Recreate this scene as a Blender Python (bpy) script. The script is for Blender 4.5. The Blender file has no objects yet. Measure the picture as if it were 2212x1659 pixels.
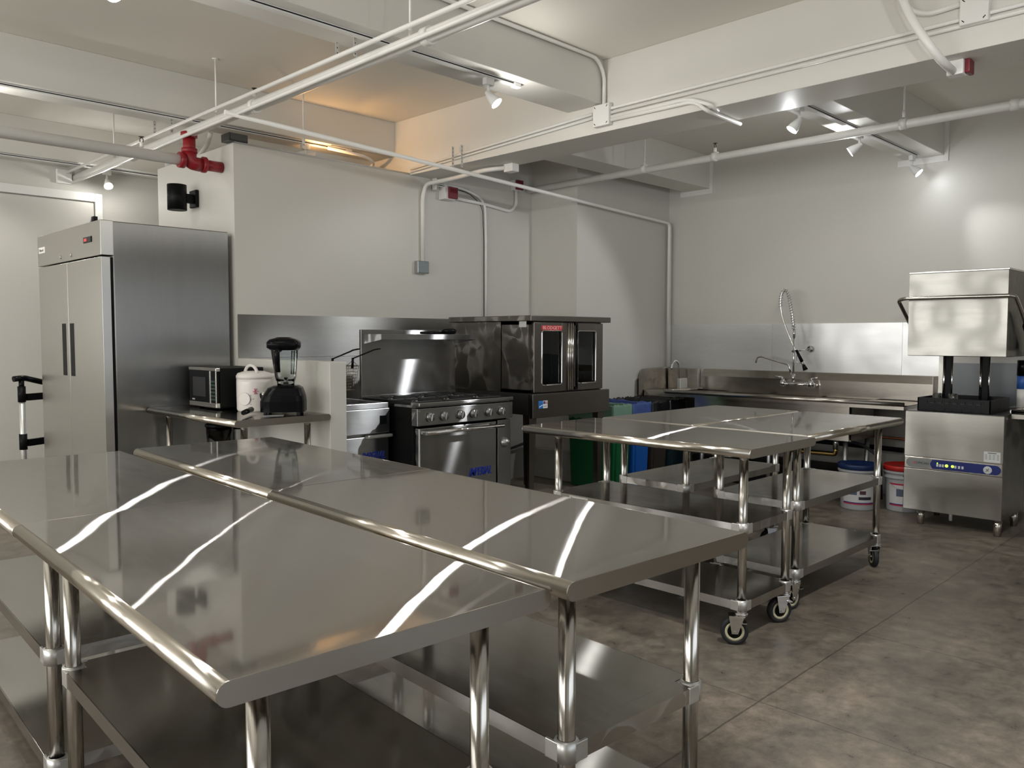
import bpy, bmesh, math, random
from mathutils import Vector, Matrix
PI = math.pi
random.seed(7)
S = bpy.context.scene
COL = S.collection

# ------------------------------------------------------------------ camera, world, exposure
cam_d = bpy.data.cameras.new('camera'); cam = bpy.data.objects.new('camera', cam_d); COL.objects.link(cam)
F_PX = 1763.578; YAW = 0.780134; PITCH = -0.0572562; ROLL = 0.00142647
cam_d.sensor_width = 36.0; cam_d.lens = F_PX / 2212 * 36.0; cam_d.clip_start = 0.05; cam_d.clip_end = 100
fw = Vector((math.cos(YAW)*math.cos(PITCH), math.sin(YAW)*math.cos(PITCH), math.sin(PITCH)))
rt = Vector((math.sin(YAW), -math.cos(YAW), 0)); up = rt.cross(fw)
cr, sr = math.cos(ROLL), math.sin(ROLL)
r2 = cr*rt + sr*up; u2 = -sr*rt + cr*up
cam.matrix_world = Matrix(((r2.x, u2.x, -fw.x, 0), (r2.y, u2.y, -fw.y, 0), (r2.z, u2.z, -fw.z, 1.42), (0, 0, 0, 1)))
S.camera = cam
w = bpy.data.worlds.new('world'); S.world = w; w.use_nodes = True
w.node_tree.nodes['Background'].inputs[0].default_value = (0.78, 0.88, 1.0, 1)
w.node_tree.nodes['Background'].inputs[1].default_value = 1.0
S.view_settings.view_transform = 'Standard'; S.view_settings.look = 'None'
S.view_settings.exposure = -0.14; S.view_settings.gamma = 1.0; S.view_settings.use_curve_mapping = False
try:
    S.cycles.use_denoising = True; S.cycles.denoiser = 'OPENIMAGEDENOISE'
    S.cycles.max_bounces = 8; S.cycles.diffuse_bounces = 4; S.cycles.glossy_bounces = 6
    S.cycles.transmission_bounces = 8; S.cycles.transparent_max_bounces = 8
    S.cycles.sample_clamp_indirect = 4.0; S.cycles.blur_glossy = 0.3
    S.cycles.caustics_reflective = True; S.cycles.caustics_refractive = False
except Exception: pass

# daylight at the left windows, and an added fill light in the rear ones
def area(name, loc, size, rot, energy, color):
    d = bpy.data.lights.new(name, 'AREA'); d.shape = 'RECTANGLE'; d.size = size[0]; d.size_y = size[1]
    d.energy = energy; d.color = color
    o = bpy.data.objects.new(name, d); o.location = loc; o.rotation_euler = rot; COL.objects.link(o); return o
area('daylight_window_left', (-4.16, 4.0, 1.75), (8.4, 1.7), (PI/2, 0, -PI/2), 270, (1.0, 0.97, 0.92))
area('fill_light_rear', (1.8, -3.65, 1.75), (6.4, 1.7), (PI/2, 0, 0), 34, (0.95, 0.97, 1.0))

# ------------------------------------------------------------------ material helpers
MATS = {}
def nm(name):
    m = bpy.data.materials.new(name); m.use_nodes = True
    nt = m.node_tree
    for n in list(nt.nodes): nt.nodes.remove(n)
    return m, nt, nt.nodes, nt.links
def plain(name, col, rough=0.5, metal=0.0, spec=0.5, noise=0.0, nscale=8, emit=None, estr=0, coat=0, bump=0, bscale=40, trans=0, alpha=1):
    if name in MATS: return MATS[name]
    m, nt, N, L = nm(name)
    o = N.new('ShaderNodeOutputMaterial'); b = N.new('ShaderNodeBsdfPrincipled'); L.new(b.outputs[0], o.inputs[0])
    b.inputs['Base Color'].default_value = (*col, 1); b.inputs['Roughness'].default_value = rough
    b.inputs['Metallic'].default_value = metal; b.inputs['Specular IOR Level'].default_value = spec
    b.inputs['Coat Weight'].default_value = coat; b.inputs['Transmission Weight'].default_value = trans
    b.inputs['Alpha'].default_value = alpha
    if emit: b.inputs['Emission Color'].default_value = (*emit, 1); b.inputs['Emission Strength'].default_value = estr
    tc = N.new('ShaderNodeTexCoord')
    if noise:
        t = N.new('ShaderNodeTexNoise'); t.inputs['Scale'].default_value = nscale; t.inputs['Detail'].default_value = 5
        L.new(tc.outputs['Object'], t.inputs['Vector'])
        r = N.new('ShaderNodeMapRange'); r.inputs['To Min'].default_value = 1-noise; r.inputs['To Max'].default_value = 1+noise
        L.new(t.outputs[0], r.inputs[0])
        mx = N.new('ShaderNodeMix'); mx.data_type = 'RGBA'; mx.blend_type = 'MULTIPLY'; mx.inputs[0].default_value = 1
        mx.inputs[6].default_value = (*col, 1); L.new(r.outputs[0], mx.inputs[7]); L.new(mx.outputs[2], b.inputs['Base Color'])
    if bump:
        t = N.new('ShaderNodeTexNoise'); t.inputs['Scale'].default_value = bscale; t.inputs['Detail'].default_value = 4
        L.new(tc.outputs['Object'], t.inputs['Vector'])
        bp = N.new('ShaderNodeBump'); bp.inputs['Strength'].default_value = 1; bp.inputs['Distance'].default_value = bump
        L.new(t.outputs[0], bp.inputs['Height']); L.new(bp.outputs[0], b.inputs['Normal'])
    MATS[name] = m; return m
def steel(name, axis=(0, 1, 0), col=(0.60, 0.59, 0.57), au=0.02, av=0.35, clear=0.45, crough=0.06, wave=0.0012, wscale=2.2, smudge=0.5, stripe=None):
    """brushed stainless: a sharp reflection mixed with one smeared across the brush lines (axis, object space)"""
    if name in MATS: return MATS[name]
    rough = math.sqrt(math.sqrt(au*av)); aniso = 1-math.sqrt(au/av)
    m, nt, N, L = nm(name)
    o = N.new('ShaderNodeOutputMaterial'); mix = N.new('ShaderNodeMixShader')
    a = N.new('ShaderNodeBsdfAnisotropic'); c = N.new('ShaderNodeBsdfAnisotropic')
    for g, r, an in ((a, rough, aniso), (c, crough, 0.0)):
        g.inputs['Color'].default_value = (*col, 1); g.inputs['Roughness'].default_value = r; g.inputs['Anisotropy'].default_value = an
    a.distribution = 'BECKMANN'
    v = N.new('ShaderNodeCombineXYZ')
    for i in range(3): v.inputs[i].default_value = axis[i]
    vt = N.new('ShaderNodeVectorTransform'); vt.vector_type = 'VECTOR'; vt.convert_from = 'OBJECT'; vt.convert_to = 'WORLD'
    L.new(v.outputs[0], vt.inputs[0]); L.new(vt.outputs[0], a.inputs['Tangent'])
    tc = N.new('ShaderNodeTexCoord')
    t = N.new('ShaderNodeTexNoise'); t.inputs['Scale'].default_value = wscale; t.inputs['Detail'].default_value = 1.5
    if stripe:
        ms = N.new('ShaderNodeMapping'); ms.inputs['Scale'].default_value = stripe; L.new(tc.outputs['Object'], ms.inputs[0]); L.new(ms.outputs[0], t.inputs['Vector'])
    else: L.new(tc.outputs['Object'], t.inputs['Vector'])
    bp = N.new('ShaderNodeBump'); bp.inputs['Strength'].default_value = 1; bp.inputs['Distance'].default_value = wave
    L.new(t.outputs[0], bp.inputs['Height']); L.new(bp.outputs[0], a.inputs['Normal']); L.new(bp.outputs[0], c.inputs['Normal'])
    # wiped smudges: streaky noise drives how much of the reflection is sharp
    mp = N.new('ShaderNodeMapping'); mp.inputs['Scale'].default_value = tuple(1.5 if abs(q) > .5 else 7 for q in axis)
    L.new(tc.outputs['Object'], mp.inputs[0])
    n2 = N.new('ShaderNodeTexNoise'); n2.inputs['Scale'].default_value = 1.6; n2.inputs['Detail'].default_value = 6; n2.inputs['Roughness'].default_value = 0.65
    L.new(mp.outputs[0], n2.inputs['Vector'])
    mr = N.new('ShaderNodeMapRange'); mr.inputs['From Min'].default_value = 0.3; mr.inputs['From Max'].default_value = 0.7
    mr.inputs['To Min'].default_value = max(0, clear*(1-smudge)); mr.inputs['To Max'].default_value = min(1, clear*(1+smudge*.6))
    L.new(n2.outputs[0], mr.inputs[0]); L.new(mr.outputs[0], mix.inputs[0])
    L.new(a.outputs[0], mix.inputs[1]); L.new(c.outputs[0], mix.inputs[2]); L.new(mix.outputs[0], o.inputs[0])
    MATS[name] = m; return m

def paint_mat(name, col, rough=0.5, spec=0.35):
    if name in MATS: return MATS[name]
    m, nt, N, L = nm(name)
    o = N.new('ShaderNodeOutputMaterial'); b = N.new('ShaderNodeBsdfPrincipled'); L.new(b.outputs[0], o.inputs[0])
    b.inputs['Roughness'].default_value = rough; b.inputs['Specular IOR Level'].default_value = spec
    tc = N.new('ShaderNodeTexCoord'); t = N.new('ShaderNodeTexNoise'); t.inputs['Scale'].default_value = 1.1; t.inputs['Detail'].default_value = 6
    L.new(tc.outputs['Object'], t.inputs['Vector'])
    r = N.new('ShaderNodeValToRGB'); r.color_ramp.elements[0].position = .3; r.color_ramp.elements[1].position = .7
    r.color_ramp.elements[0].color = (*[c*.965 for c in col], 1); r.color_ramp.elements[1].color = (*col, 1)
    L.new(t.outputs[0], r.inputs[0]); L.new(r.outputs[0], b.inputs['Base Color'])
    t2 = N.new('ShaderNodeTexNoise'); t2.inputs['Scale'].default_value = 9; t2.inputs['Detail'].default_value = 5
    L.new(tc.outputs['Object'], t2.inputs['Vector'])
    bp = N.new('ShaderNodeBump'); bp.inputs['Distance'].default_value = .0012; bp.inputs['Strength'].default_value = .6
    L.new(t2.outputs[0], bp.inputs['Height']); L.new(bp.outputs[0], b.inputs['Normal'])
    MATS[name] = m; return m

WALL = paint_mat('wall_paint', (0.655, 0.64, 0.59), 0.38, 0.5)
CEIL = paint_mat('ceiling_paint', (0.82, 0.79, 0.72), 0.6)
BEAM = paint_mat('beam_paint', (0.735, 0.72, 0.67), 0.5)
PIPEW = plain('white_pipe_paint', (0.86, 0.85, 0.81), 0.35, noise=.04, nscale=14)
WHITE = plain('white_enamel', (0.82, 0.81, 0.78), 0.35)
RED = plain('red_pipe_paint', (0.27, 0.009, 0.015), 0.35, noise=.1, nscale=10)
REDB = plain('dark_red_cover', (0.17, 0.01, 0.022), 0.4)
BLACKP = plain('black_plastic', (0.005, 0.005, 0.006), 0.22, spec=.12)
BLACKM = plain('matte_black_metal', (0.004, 0.0045, 0.0045), 0.45, spec=.15)
RUBBER = plain('black_rubber', (0.018, 0.018, 0.022), 0.6)
CREAM = plain('cream_wheel_ring', (0.62, 0.58, 0.40), 0.5)
CHROME = plain('chrome', (0.78, 0.78, 0.78), 0.07, 1.0)
ZINC = plain('galvanised_metal', (0.50, 0.51, 0.51), 0.38, 1.0, noise=.1, nscale=60)
ALU = plain('cast_aluminium', (0.72, 0.72, 0.70), 0.40, .85, noise=.08, nscale=50)
CAST = plain('cast_iron', (0.02, 0.02, 0.02), 0.45, 0.3)
LEGM = steel('leg_steel', (0, 0, 1), (0.60, 0.575, 0.53), .03, .09, .3, .2, .0012, 1.0, .3, (110, 110, .6))
ROLL = steel('rim_steel', (0, 1, 0), (0.66, 0.62, 0.55), .02, .14, .35, .22, .0001, 3, .3)
ENDX = steel('end_panel_steel', (1, 0, 0), (0.46, 0.43, 0.385), .05, .30, .45, .3, .0004, 6, .6)
TOPY = steel('table_steel', (0, 1, 0), (0.60, 0.59, 0.57), .0010, .45, .58, .05, .0011, 2.3, .3)
SHELFY = steel('shelf_steel', (0, 1, 0), (0.54, 0.53, 0.51), .012, .35, .55, .12, .0012, 2.6, .4)
EDGEY = steel('edge_steel', (0, 1, 0), (0.62, 0.60, 0.56), .04, .12, .4, .2, .0003, 4, .3)
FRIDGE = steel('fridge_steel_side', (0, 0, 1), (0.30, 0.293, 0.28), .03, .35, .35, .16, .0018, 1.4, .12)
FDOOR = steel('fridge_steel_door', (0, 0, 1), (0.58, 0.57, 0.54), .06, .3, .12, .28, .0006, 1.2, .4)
OVEN = steel('oven_steel', (1, 0, 0), (0.215, 0.20, 0.185), .08, .25, .25, .36, .0001, 2.5, .1)
RANGE = steel('range_steel', (1, 0, 0), (0.36, 0.36, 0.36), .008, .35, .35, .12, .0008, 2.5, .5)
FRYER = steel('fryer_steel', (1, 0, 0), (0.54, 0.55, 0.56), .03, .35, .30, .2, .0012, 5, .5)
SPLASHL = steel('splash_steel_dark', (1, 0, 0), (0.36, 0.355, 0.345), .05, .3, .25, .25, .0005, 1.5, .3)
SPLASHR = steel('splash_steel_bright', (0, 1, 0), (0.97, 0.98, 0.98), .28, .60, .25, .22, .020, 1.5, .2)
SINKS = steel('sink_steel', (0, 1, 0), (0.52, 0.49, 0.45), .03, .35, .5, .14, .0012, 3, .3)
DISH = steel('dishwasher_steel', (0, 1, 0), (0.25, 0.245, 0.225), .04, .30, .45, .12, .002, 2.2, .3)
DISHB = steel('dishwasher_body_steel', (0, 1, 0), (0.46, 0.45, 0.42), .03, .35, .25, .18, .006, 2.6, .3)
DARKS = plain('dark_steel', (0.10, 0.10, 0.10), 0.4, 0.9)
GLASSD = plain('dark_oven_glass', (0.006, 0.010, 0.012), 0.05, 0.0, 0.6)
def glass(name, col=(1, 1, 1), rough=0.02, add=0.04):
    if name in MATS: return MATS[name]
    m, nt, N, L = nm(name); o = N.new('ShaderNodeOutputMaterial'); mix = N.new('ShaderNodeMixShader')
    t = N.new('ShaderNodeBsdfTransparent'); g = N.new('ShaderNodeBsdfAnisotropic'); fr = N.new('ShaderNodeFresnel'); fr.inputs[0].default_value = 1.5
    t.inputs[0].default_value = (*col, 1); g.inputs['Roughness'].default_value = rough
    ad = N.new('ShaderNodeMath'); ad.operation = 'ADD'; ad.inputs[1].default_value = add
    L.new(fr.outputs[0], ad.inputs[0]); L.new(ad.outputs[0], mix.inputs[0]); L.new(t.outputs[0], mix.inputs[1]); L.new(g.outputs[0], mix.inputs[2]); L.new(mix.outputs[0], o.inputs[0])
    MATS[name] = m; return m
CLEAR = glass('clear_plastic', (.88, .92, .92)); TUMB = glass('tumbler_glass', (.55, .60, .60), add=.16)
OVENGLASS = glass('oven_window_glass', (.32, .36, .36))

def floor_mat():
    m, nt, N, L = nm('concrete_floor')
    o = N.new('ShaderNodeOutputMaterial'); b = N.new('ShaderNodeBsdfPrincipled'); L.new(b.outputs[0], o.inputs[0])
    tc = N.new('ShaderNodeTexCoord')
    def noise(s, d, r=.6):
        t = N.new('ShaderNodeTexNoise'); t.inputs['Scale'].default_value = s; t.inputs['Detail'].default_value = d; t.inputs['Roughness'].default_value = r
        L.new(tc.outputs['Object'], t.inputs['Vector']); return t
    n1 = noise(1.3, 10, .72); n2 = noise(9, 10, .78); n3 = noise(40, 4)
    r1 = N.new('ShaderNodeValToRGB'); e = r1.color_ramp.elements
    e[0].position = .32; e[0].color = (.120, .108, .090, 1); e[1].position = .68; e[1].color = (.300, .250, .205, 1)
    x = e.new(.5); x.color = (.205, .178, .148, 1)
    L.new(n1.outputs[0], r1.inputs[0])
    r2_ = N.new('ShaderNodeValToRGB'); e = r2_.color_ramp.elements
    e[0].position = .34; e[0].color = (.55, .55, .55, 1); e[1].position = .66; e[1].color = (1.35, 1.33, 1.3, 1)
    L.new(n2.outputs[0], r2_.inputs[0])
    mx = N.new('ShaderNodeMix'); mx.data_type = 'RGBA'; mx.blend_type = 'MULTIPLY'; mx.inputs[0].default_value = 1
    L.new(r1.outputs[0], mx.inputs[6]); L.new(r2_.outputs[0], mx.inputs[7])
    # saw-cut joints of the slab, wobbling slightly
    sep = N.new('ShaderNodeSeparateXYZ')
    dist = N.new('ShaderNodeVectorMath'); dist.operation = 'ADD'
    sc = N.new('ShaderNodeVectorMath'); sc.operation = 'SCALE'; sc.inputs[3].default_value = .012
    nn = noise(5, 3); L.new(nn.outputs['Color'], sc.inputs[0]); L.new(tc.outputs['Object'], dist.inputs[0]); L.new(sc.outputs[0], dist.inputs[1])
    L.new(dist.outputs[0], sep.inputs[0])
    def joint(idx, pos, width):
        s = N.new('ShaderNodeMath'); s.operation = 'SUBTRACT'; L.new(sep.outputs[idx], s.inputs[0]); s.inputs[1].default_value = pos
        a = N.new('ShaderNodeMath'); a.operation = 'ABSOLUTE'; L.new(s.outputs[0], a.inputs[0])
        c = N.new('ShaderNodeMath'); c.operation = 'LESS_THAN'; L.new(a.outputs[0], c.inputs[0]); c.inputs[1].default_value = width
        return c
    acc = None
    for j in (joint(1, 1.51, .004), joint(0, 3.93, .003), joint(1, 3.9, .003), joint(0, 1.6, .003), joint(1, -.8, .004), joint(0, 6.3, .003), joint(0, 2.9, .0025)):
        if acc is None: acc = j
        else:
            q = N.new('ShaderNodeMath'); q.operation = 'MAXIMUM'; L.new(acc.outputs[0], q.inputs[0]); L.new(j.outputs[0], q.inputs[1]); acc = q
    mk = N.new('ShaderNodeMath'); mk.operation = 'MULTIPLY'; mk.inputs[1].default_value = .55; L.new(acc.outputs[0], mk.inputs[0])
    mx2 = N.new('ShaderNodeMix'); mx2.data_type = 'RGBA'; L.new(mk.outputs[0], mx2.inputs[0]); L.new(mx.outputs[2], mx2.inputs[6]); mx2.inputs[7].default_value = (.03, .026, .022, 1)
    # scattered pale specks
    v2 = N.new('ShaderNodeTexVoronoi'); v2.inputs['Scale'].default_value = 2.2; L.new(tc.outputs['Object'], v2.inputs['Vector'])
    lt = N.new('ShaderNodeMath'); lt.operation = 'LESS_THAN'; lt.inputs[1].default_value = .022; L.new(v2.outputs['Distance'], lt.inputs[0])
    mx3 = N.new('ShaderNodeMix'); mx3.data_type = 'RGBA'; L.new(lt.outputs[0], mx3.inputs[0]); L.new(mx2.outputs[2], mx3.inputs[6]); mx3.inputs[7].default_value = (.55, .53, .50, 1)
    L.new(mx3.outputs[2], b.inputs['Base Color'])
    rr = N.new('ShaderNodeMapRange'); rr.inputs['From Min'].default_value = .35; rr.inputs['From Max'].default_value = .65; rr.inputs['To Min'].default_value = .26; rr.inputs['To Max'].default_value = .55
    L.new(n2.outputs[0], rr.inputs[0]); L.new(rr.outputs[0], b.inputs['Roughness']); b.inputs['Specular IOR Level'].default_value = .45
    bp = N.new('ShaderNodeBump'); bp.inputs['Distance'].default_value = .0015; bp.inputs['Strength'].default_value = .5
    L.new(n3.outputs[0], bp.inputs['Height']); L.new(bp.outputs[0], b.inputs['Normal'])
    return m
FLOOR = floor_mat()

# ------------------------------------------------------------------ mesh helpers
ORG = Vector((0, 0, 0))
class MB:
    def __init__(s): s.bm = bmesh.new()
    def _v(s, p): return s.bm.verts.new(p)
    def box(s, x0, x1, y0, y1, z0, z1, bev=0.0, seg=2, rot=None, piv=None):
        b2 = bmesh.new(); bmesh.ops.create_cube(b2, size=1)
        for v in b2.verts: v.co = Vector(((x0+x1)/2+v.co.x*(x1-x0), (y0+y1)/2+v.co.y*(y1-y0), (z0+z1)/2+v.co.z*(z1-z0)))
        if bev: bmesh.ops.bevel(b2, geom=list(b2.edges), offset=min(bev, abs(x1-x0)*.49, abs(y1-y0)*.49, abs(z1-z0)*.49), segments=seg, affect='EDGES', profile=.5)
        if rot is not None:
            pv = Vector(piv) if piv else Vector(((x0+x1)/2, (y0+y1)/2, (z0+z1)/2))
            for v in b2.verts: v.co = pv + rot @ (v.co - pv)
        s._merge(b2); return s
    def _merge(s, b2):
        mp = {}
        for v in b2.verts: mp[v] = s.bm.verts.new(v.co)
        for f in b2.faces:
            try:
                nf = s.bm.faces.new([mp[v] for v in f.verts]); nf.smooth = f.smooth
            except ValueError: pass
        b2.free()
    def tube(s, pts, r, seg=12, cap=True):
        pts = [Vector(p) for p in pts]; rings = []
        n = len(pts); rr = r if isinstance(r, (list, tuple)) else [r]*n
        tang = []
        for i in range(n):
            a = pts[max(i-1, 0)]; b = pts[min(i+1, n-1)]
            t = (b-a); t = t.normalized() if t.length > 1e-9 else Vector((0, 0, 1)); tang.append(t)
        ref = Vector((0, 0, 1)) if abs(tang[0].z) < .9 else Vector((1, 0, 0))
        nrm = tang[0].cross(ref).normalized()
        for i in range(n):
            if i:
                nrm = (nrm - tang[i]*nrm.dot(tang[i]))
                nrm = nrm.normalized() if nrm.length > 1e-6 else tang[i].cross(ref).normalized()
            bn = tang[i].cross(nrm)
            rings.append([s._v(pts[i] + (nrm*math.cos(2*PI*k/seg) + bn*math.sin(2*PI*k/seg))*rr[i]) for k in range(seg)])
        for i in range(n-1):
            for k in range(seg):
                f = s.bm.faces.new((rings[i][k], rings[i][(k+1) % seg], rings[i+1][(k+1) % seg], rings[i+1][k])); f.smooth = True
        if cap:
            s.bm.faces.new(rings[0][::-1]); s.bm.faces.new(rings[-1])
        return s
    def cyl(s, p0, p1, r, seg=20): return s.tube([p0, p1], r, seg)
    def lathe(s, prof, c=(0, 0, 0), axis='z', seg=28, cap=True, smooth=True):
        """prof: (radius, height) pairs"""
        c = Vector(c); rings = []
        for (r, h) in prof:
            ring = []
            for k in range(seg):
                a = 2*PI*k/seg; x, y = r*math.cos(a), r*math.sin(a)
                p = {'z': (x, y, h), 'x': (h, x, y), 'y': (y, h, x)}[axis]
                ring.append(s._v(c+Vector(p)))
            rings.append(ring)
        for i in range(len(rings)-1):
            for k in range(seg):
                f = s.bm.faces.new((rings[i][k], rings[i][(k+1) % seg], rings[i+1][(k+1) % seg], rings[i+1][k])); f.smooth = smooth
        if cap:
            if prof[0][0] > 1e-5: s.bm.faces.new(rings[0][::-1])
            if prof[-1][0] > 1e-5: s.bm.faces.new(rings[-1])
        return s
    def prism(s, poly, lo, hi, axis='z'):
        def P(a, b, h): return {'z': (a, b, h), 'x': (h, a, b), 'y': (a, h, b)}[axis]
        A = [s._v(P(a, b, lo)) for a, b in poly]; B = [s._v(P(a, b, hi)) for a, b in poly]
        n = len(poly)
        s.bm.faces.new(A[::-1]); s.bm.faces.new(B)
        for k in range(n): s.bm.faces.new((A[k], A[(k+1) % n], B[(k+1) % n], B[k]))
        return s
    def quad(s, pts): s.bm.faces.new([s._v(p) for p in pts]); return s
    def build(s, name, mat, parent=None, smooth=False, local=False, bevel=0, label=None):
        bmesh.ops.recalc_face_normals(s.bm, faces=s.bm.faces)
        me = bpy.data.meshes.new(name)
        if not local:
            for v in s.bm.verts: v.co -= ORG
        if smooth:
            for f in s.bm.faces: f.smooth = True
        s.bm.to_mesh(me); s.bm.free(); me.materials.append(mat)
        o = bpy.data.objects.new(name, me); COL.objects.link(o)
        if parent is not None: o.parent = parent
        elif not local: o.location = ORG
        if bevel:
            bv = o.modifiers.new('bevel', 'BEVEL'); bv.width = bevel; bv.segments = 2; bv.limit_method = 'ANGLE'
        if label: o['label'] = label
        return o
def org(x=0, y=0, z=0):
    global ORG
    ORG = Vector((x, y, z))
def thing(name, label, cat, loc, rotz=0, group=None):
    org(*loc)
    o = bpy.data.objects.new(name, None); o.empty_display_size = .1; COL.objects.link(o); o.location = loc; o.rotation_euler = (0, 0, rotz)
    o['label'] = label; o['category'] = cat
    if group: o['group'] = group
    return o
def tag(o, label, cat, group=None):
    o['label'] = label; o['category'] = cat
    if group: o['group'] = group
    return o
def struct(o, label=None):
    o['kind'] = 'structure'
    if label: o['label'] = label
    return o
def copy_tree(o, parent=None):
    c = o.copy(); COL.objects.link(c); c.parent = parent
    for ch in [q for q in bpy.data.objects if q.parent == o]: copy_tree(ch, c)
    return c
def arc(c, r, a0, a1, n, plane='xz'):
    out = []
    for i in range(n+1):
        a = a0+(a1-a0)*i/n; u, v = r*math.cos(a), r*math.sin(a)
        out.append({'xz': (c[0]+u, c[1], c[2]+v), 'yz': (c[0], c[1]+u, c[2]+v), 'xy': (c[0]+u, c[1]+v, c[2])}[plane])
    return out
def bend(pts, r=.08, n=5):
    """round the corners of a polyline"""
    P = [Vector(p) for p in pts]; out = [P[0]]
    for i in range(1, len(P)-1):
        a = (P[i-1]-P[i]); b = (P[i+1]-P[i]); rr = min(r, a.length*.45, b.length*.45)
        s0 = P[i]+a.normalized()*rr; s1 = P[i]+b.normalized()*rr
        for k in range(n+1):
            t = k/n; out.append(s0*(1-t)**2 + P[i]*2*t*(1-t) + s1*t*t)
    out.append(P[-1]); return out
def text(body, name, mat, parent, loc, size, normal, upv=(0, 0, 1), extrude=.0015, shear=0, bold=0, width=None, label=None):
    """lettering facing 'normal', its baseline start at loc (world)"""
    cu = bpy.data.curves.new('lettering', 'FONT'); cu.body = body; cu.size = size; cu.extrude = extrude; cu.shear = shear; cu.offset = bold; cu.resolution_u = 2
    tmp = bpy.data.objects.new('tmp', cu); COL.objects.link(tmp)
    bpy.context.view_layer.update()
    me = bpy.data.meshes.new_from_object(tmp.evaluated_get(bpy.context.evaluated_depsgraph_get()))
    bpy.data.objects.remove(tmp)
    if width:
        xs = [v.co.x for v in me.vertices]; k = width/max(1e-6, max(xs)-min(xs))
        for v in me.vertices: v.co.x *= k
    z = Vector(normal).normalized(); y = Vector(upv); x = y.cross(z).normalized(); y = z.cross(x)
    R = Matrix((x, y, z)).transposed()
    for v in me.vertices: v.co = R @ v.co + Vector(loc) - ORG
    me.materials.clear(); me.materials.append(mat); me.name = name
    o = bpy.data.objects.new(name, me); COL.objects.link(o); o.parent = parent
    if label: o['label'] = label
    return o

# ------------------------------------------------------------------ the room
org()
ZC = 3.33; ZB = 2.84; ZX = 3.0
XE = 7.65; YA = 5.75; YF = 8.4; XL = -4.0; YR = -3.5; YC = 5.147; XCOL = 6.09
struct(MB().box(XL-.2, XE+.3, YR-.2, YF+.2, -.12, 0).build('floor', FLOOR))
struct(MB().box(XL-.2, XE+.3, YR-.2, YF+.2, ZC, ZC+.15).build('ceiling', CEIL))
struct(MB().box(XE, XE+.2, YR, YC+.6, 0, ZC).build('wall_right', WALL))
struct(MB().box(4.90, XCOL, YA, YA+.14, 0, ZC).box(4.53, 4.90, YA, YA+.14, 0, 2.84).box(2.89+.12, 4.53, YA, YA+.14, 0, 2.845).build('wall_center', WALL))
struct(MB().box(XCOL, XE+.2, YC, YC+.75, 0, ZC).build('wall_corner_column', WALL))
struct(MB().box(2.89, 3.01, YA, 7.12, 0, 2.845).build('wall_enclosure_left', WALL))
struct(MB().box(3.01, 6.3, 7.0, 7.12, 0, 2.845).build('wall_enclosure_back', WALL))
struct(MB().box(XL, XE, YF, YF+.2, 0, ZC).build('wall_far', WALL))
# low partition beside the side table
struct(MB().box(2.89, 3.015, 4.5, YA, 0, 1.26, .004).build('wall_low_partition', WALL))
# unseen walls behind and left of the camera; rear windows added for fill light
def window_wall(name, axis, pos, a0, a1, wins, z0, z1, t):
    m = MB(); prev = a0
    def bx(u0, u1, w0, w1):
        if axis == 'y': m.box(u0, u1, pos, pos+t, w0, w1)
        else: m.box(pos, pos+t, u0, u1, w0, w1)
    for (u0, u1) in wins:
        bx(prev, u0, 0, ZC); bx(u0, u1, 0, z0); bx(u0, u1, z1, ZC); prev = u1
    bx(prev, a1, 0, ZC)
    return struct(m.build(name, WALL))
wr = [(-1.4, .6), (.8, 2.8), (3.0, 5.0)]; wl = [(-.2, 2.1), (2.4, 4.6), (4.9, 6.4), (6.6, 8.1)]
window_wall('wall_rear', 'y', YR-.2, XL, XE, wr, .9, 2.6, .2)
window_wall('wall_left', 'x', XL-.2, YR, YF, wl, .9, 2.6, .2)
n = 1
for (a, b) in wr:
    m = MB().box(a, b, YR-.12, YR-.06, .9, .96).box(a, b, YR-.12, YR-.06, 2.54, 2.6).box(a, a+.05, YR-.12, YR-.06, .9, 2.6).box(b-.05, b, YR-.12, YR-.06, .9, 2.6).box((a+b)/2-.02, (a+b)/2+.02, YR-.12, YR-.06, .9, 2.6)
    struct(m.build('window_%d' % n, DARKS)); n += 1
for (a, b) in wl:
    m = MB().box(XL-.12, XL-.06, a, b, .9, .96).box(XL-.12, XL-.06, a, b, 2.54, 2.6).box(XL-.12, XL-.06, a, a+.05, .9, 2.6).box(XL-.12, XL-.06, b-.05, b, .9, 2.6)
    struct(m.build('window_%d' % n, DARKS)); n += 1
# beams
struct(MB().box(4.53, 4.90, YR, YF, ZB, ZC, .004).build('beam_main', BEAM))
for i, (y0, y1, z) in enumerate([(.55, .88, ZX), (3.60, 3.92, 3.03), (5.96, 6.28, ZX+.03), (8.10, 8.4, ZX), (-1.0, -.68, ZX)]):
    o = struct(MB().box(XL if i != 2 else XL, 4.53, y0, y1, z, ZC, .004).build('beam_cross', BEAM))
for (y0, y1) in [(2.36, 2.69), (4.64, 4.95), (.1, .43), (-2.1, -1.8)]:
    struct(MB().box(4.90, XE, y0, y1, 2.985, ZC, .004).build('beam_cross', BEAM))
# thin trim strips framing the beam ends on the right wall
for k, (y0, y1) in enumerate([(2.36, 2.69), (4.64, 4.95)]):
    m = MB().box(XE-.012, XE, y0-.035, y0, 2.93, ZC).box(XE-.012, XE, y0+.0005, y1+.05, 2.93, 2.984)
    struct(m.build('trim_%d' % (k+1), WHITE))
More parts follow.
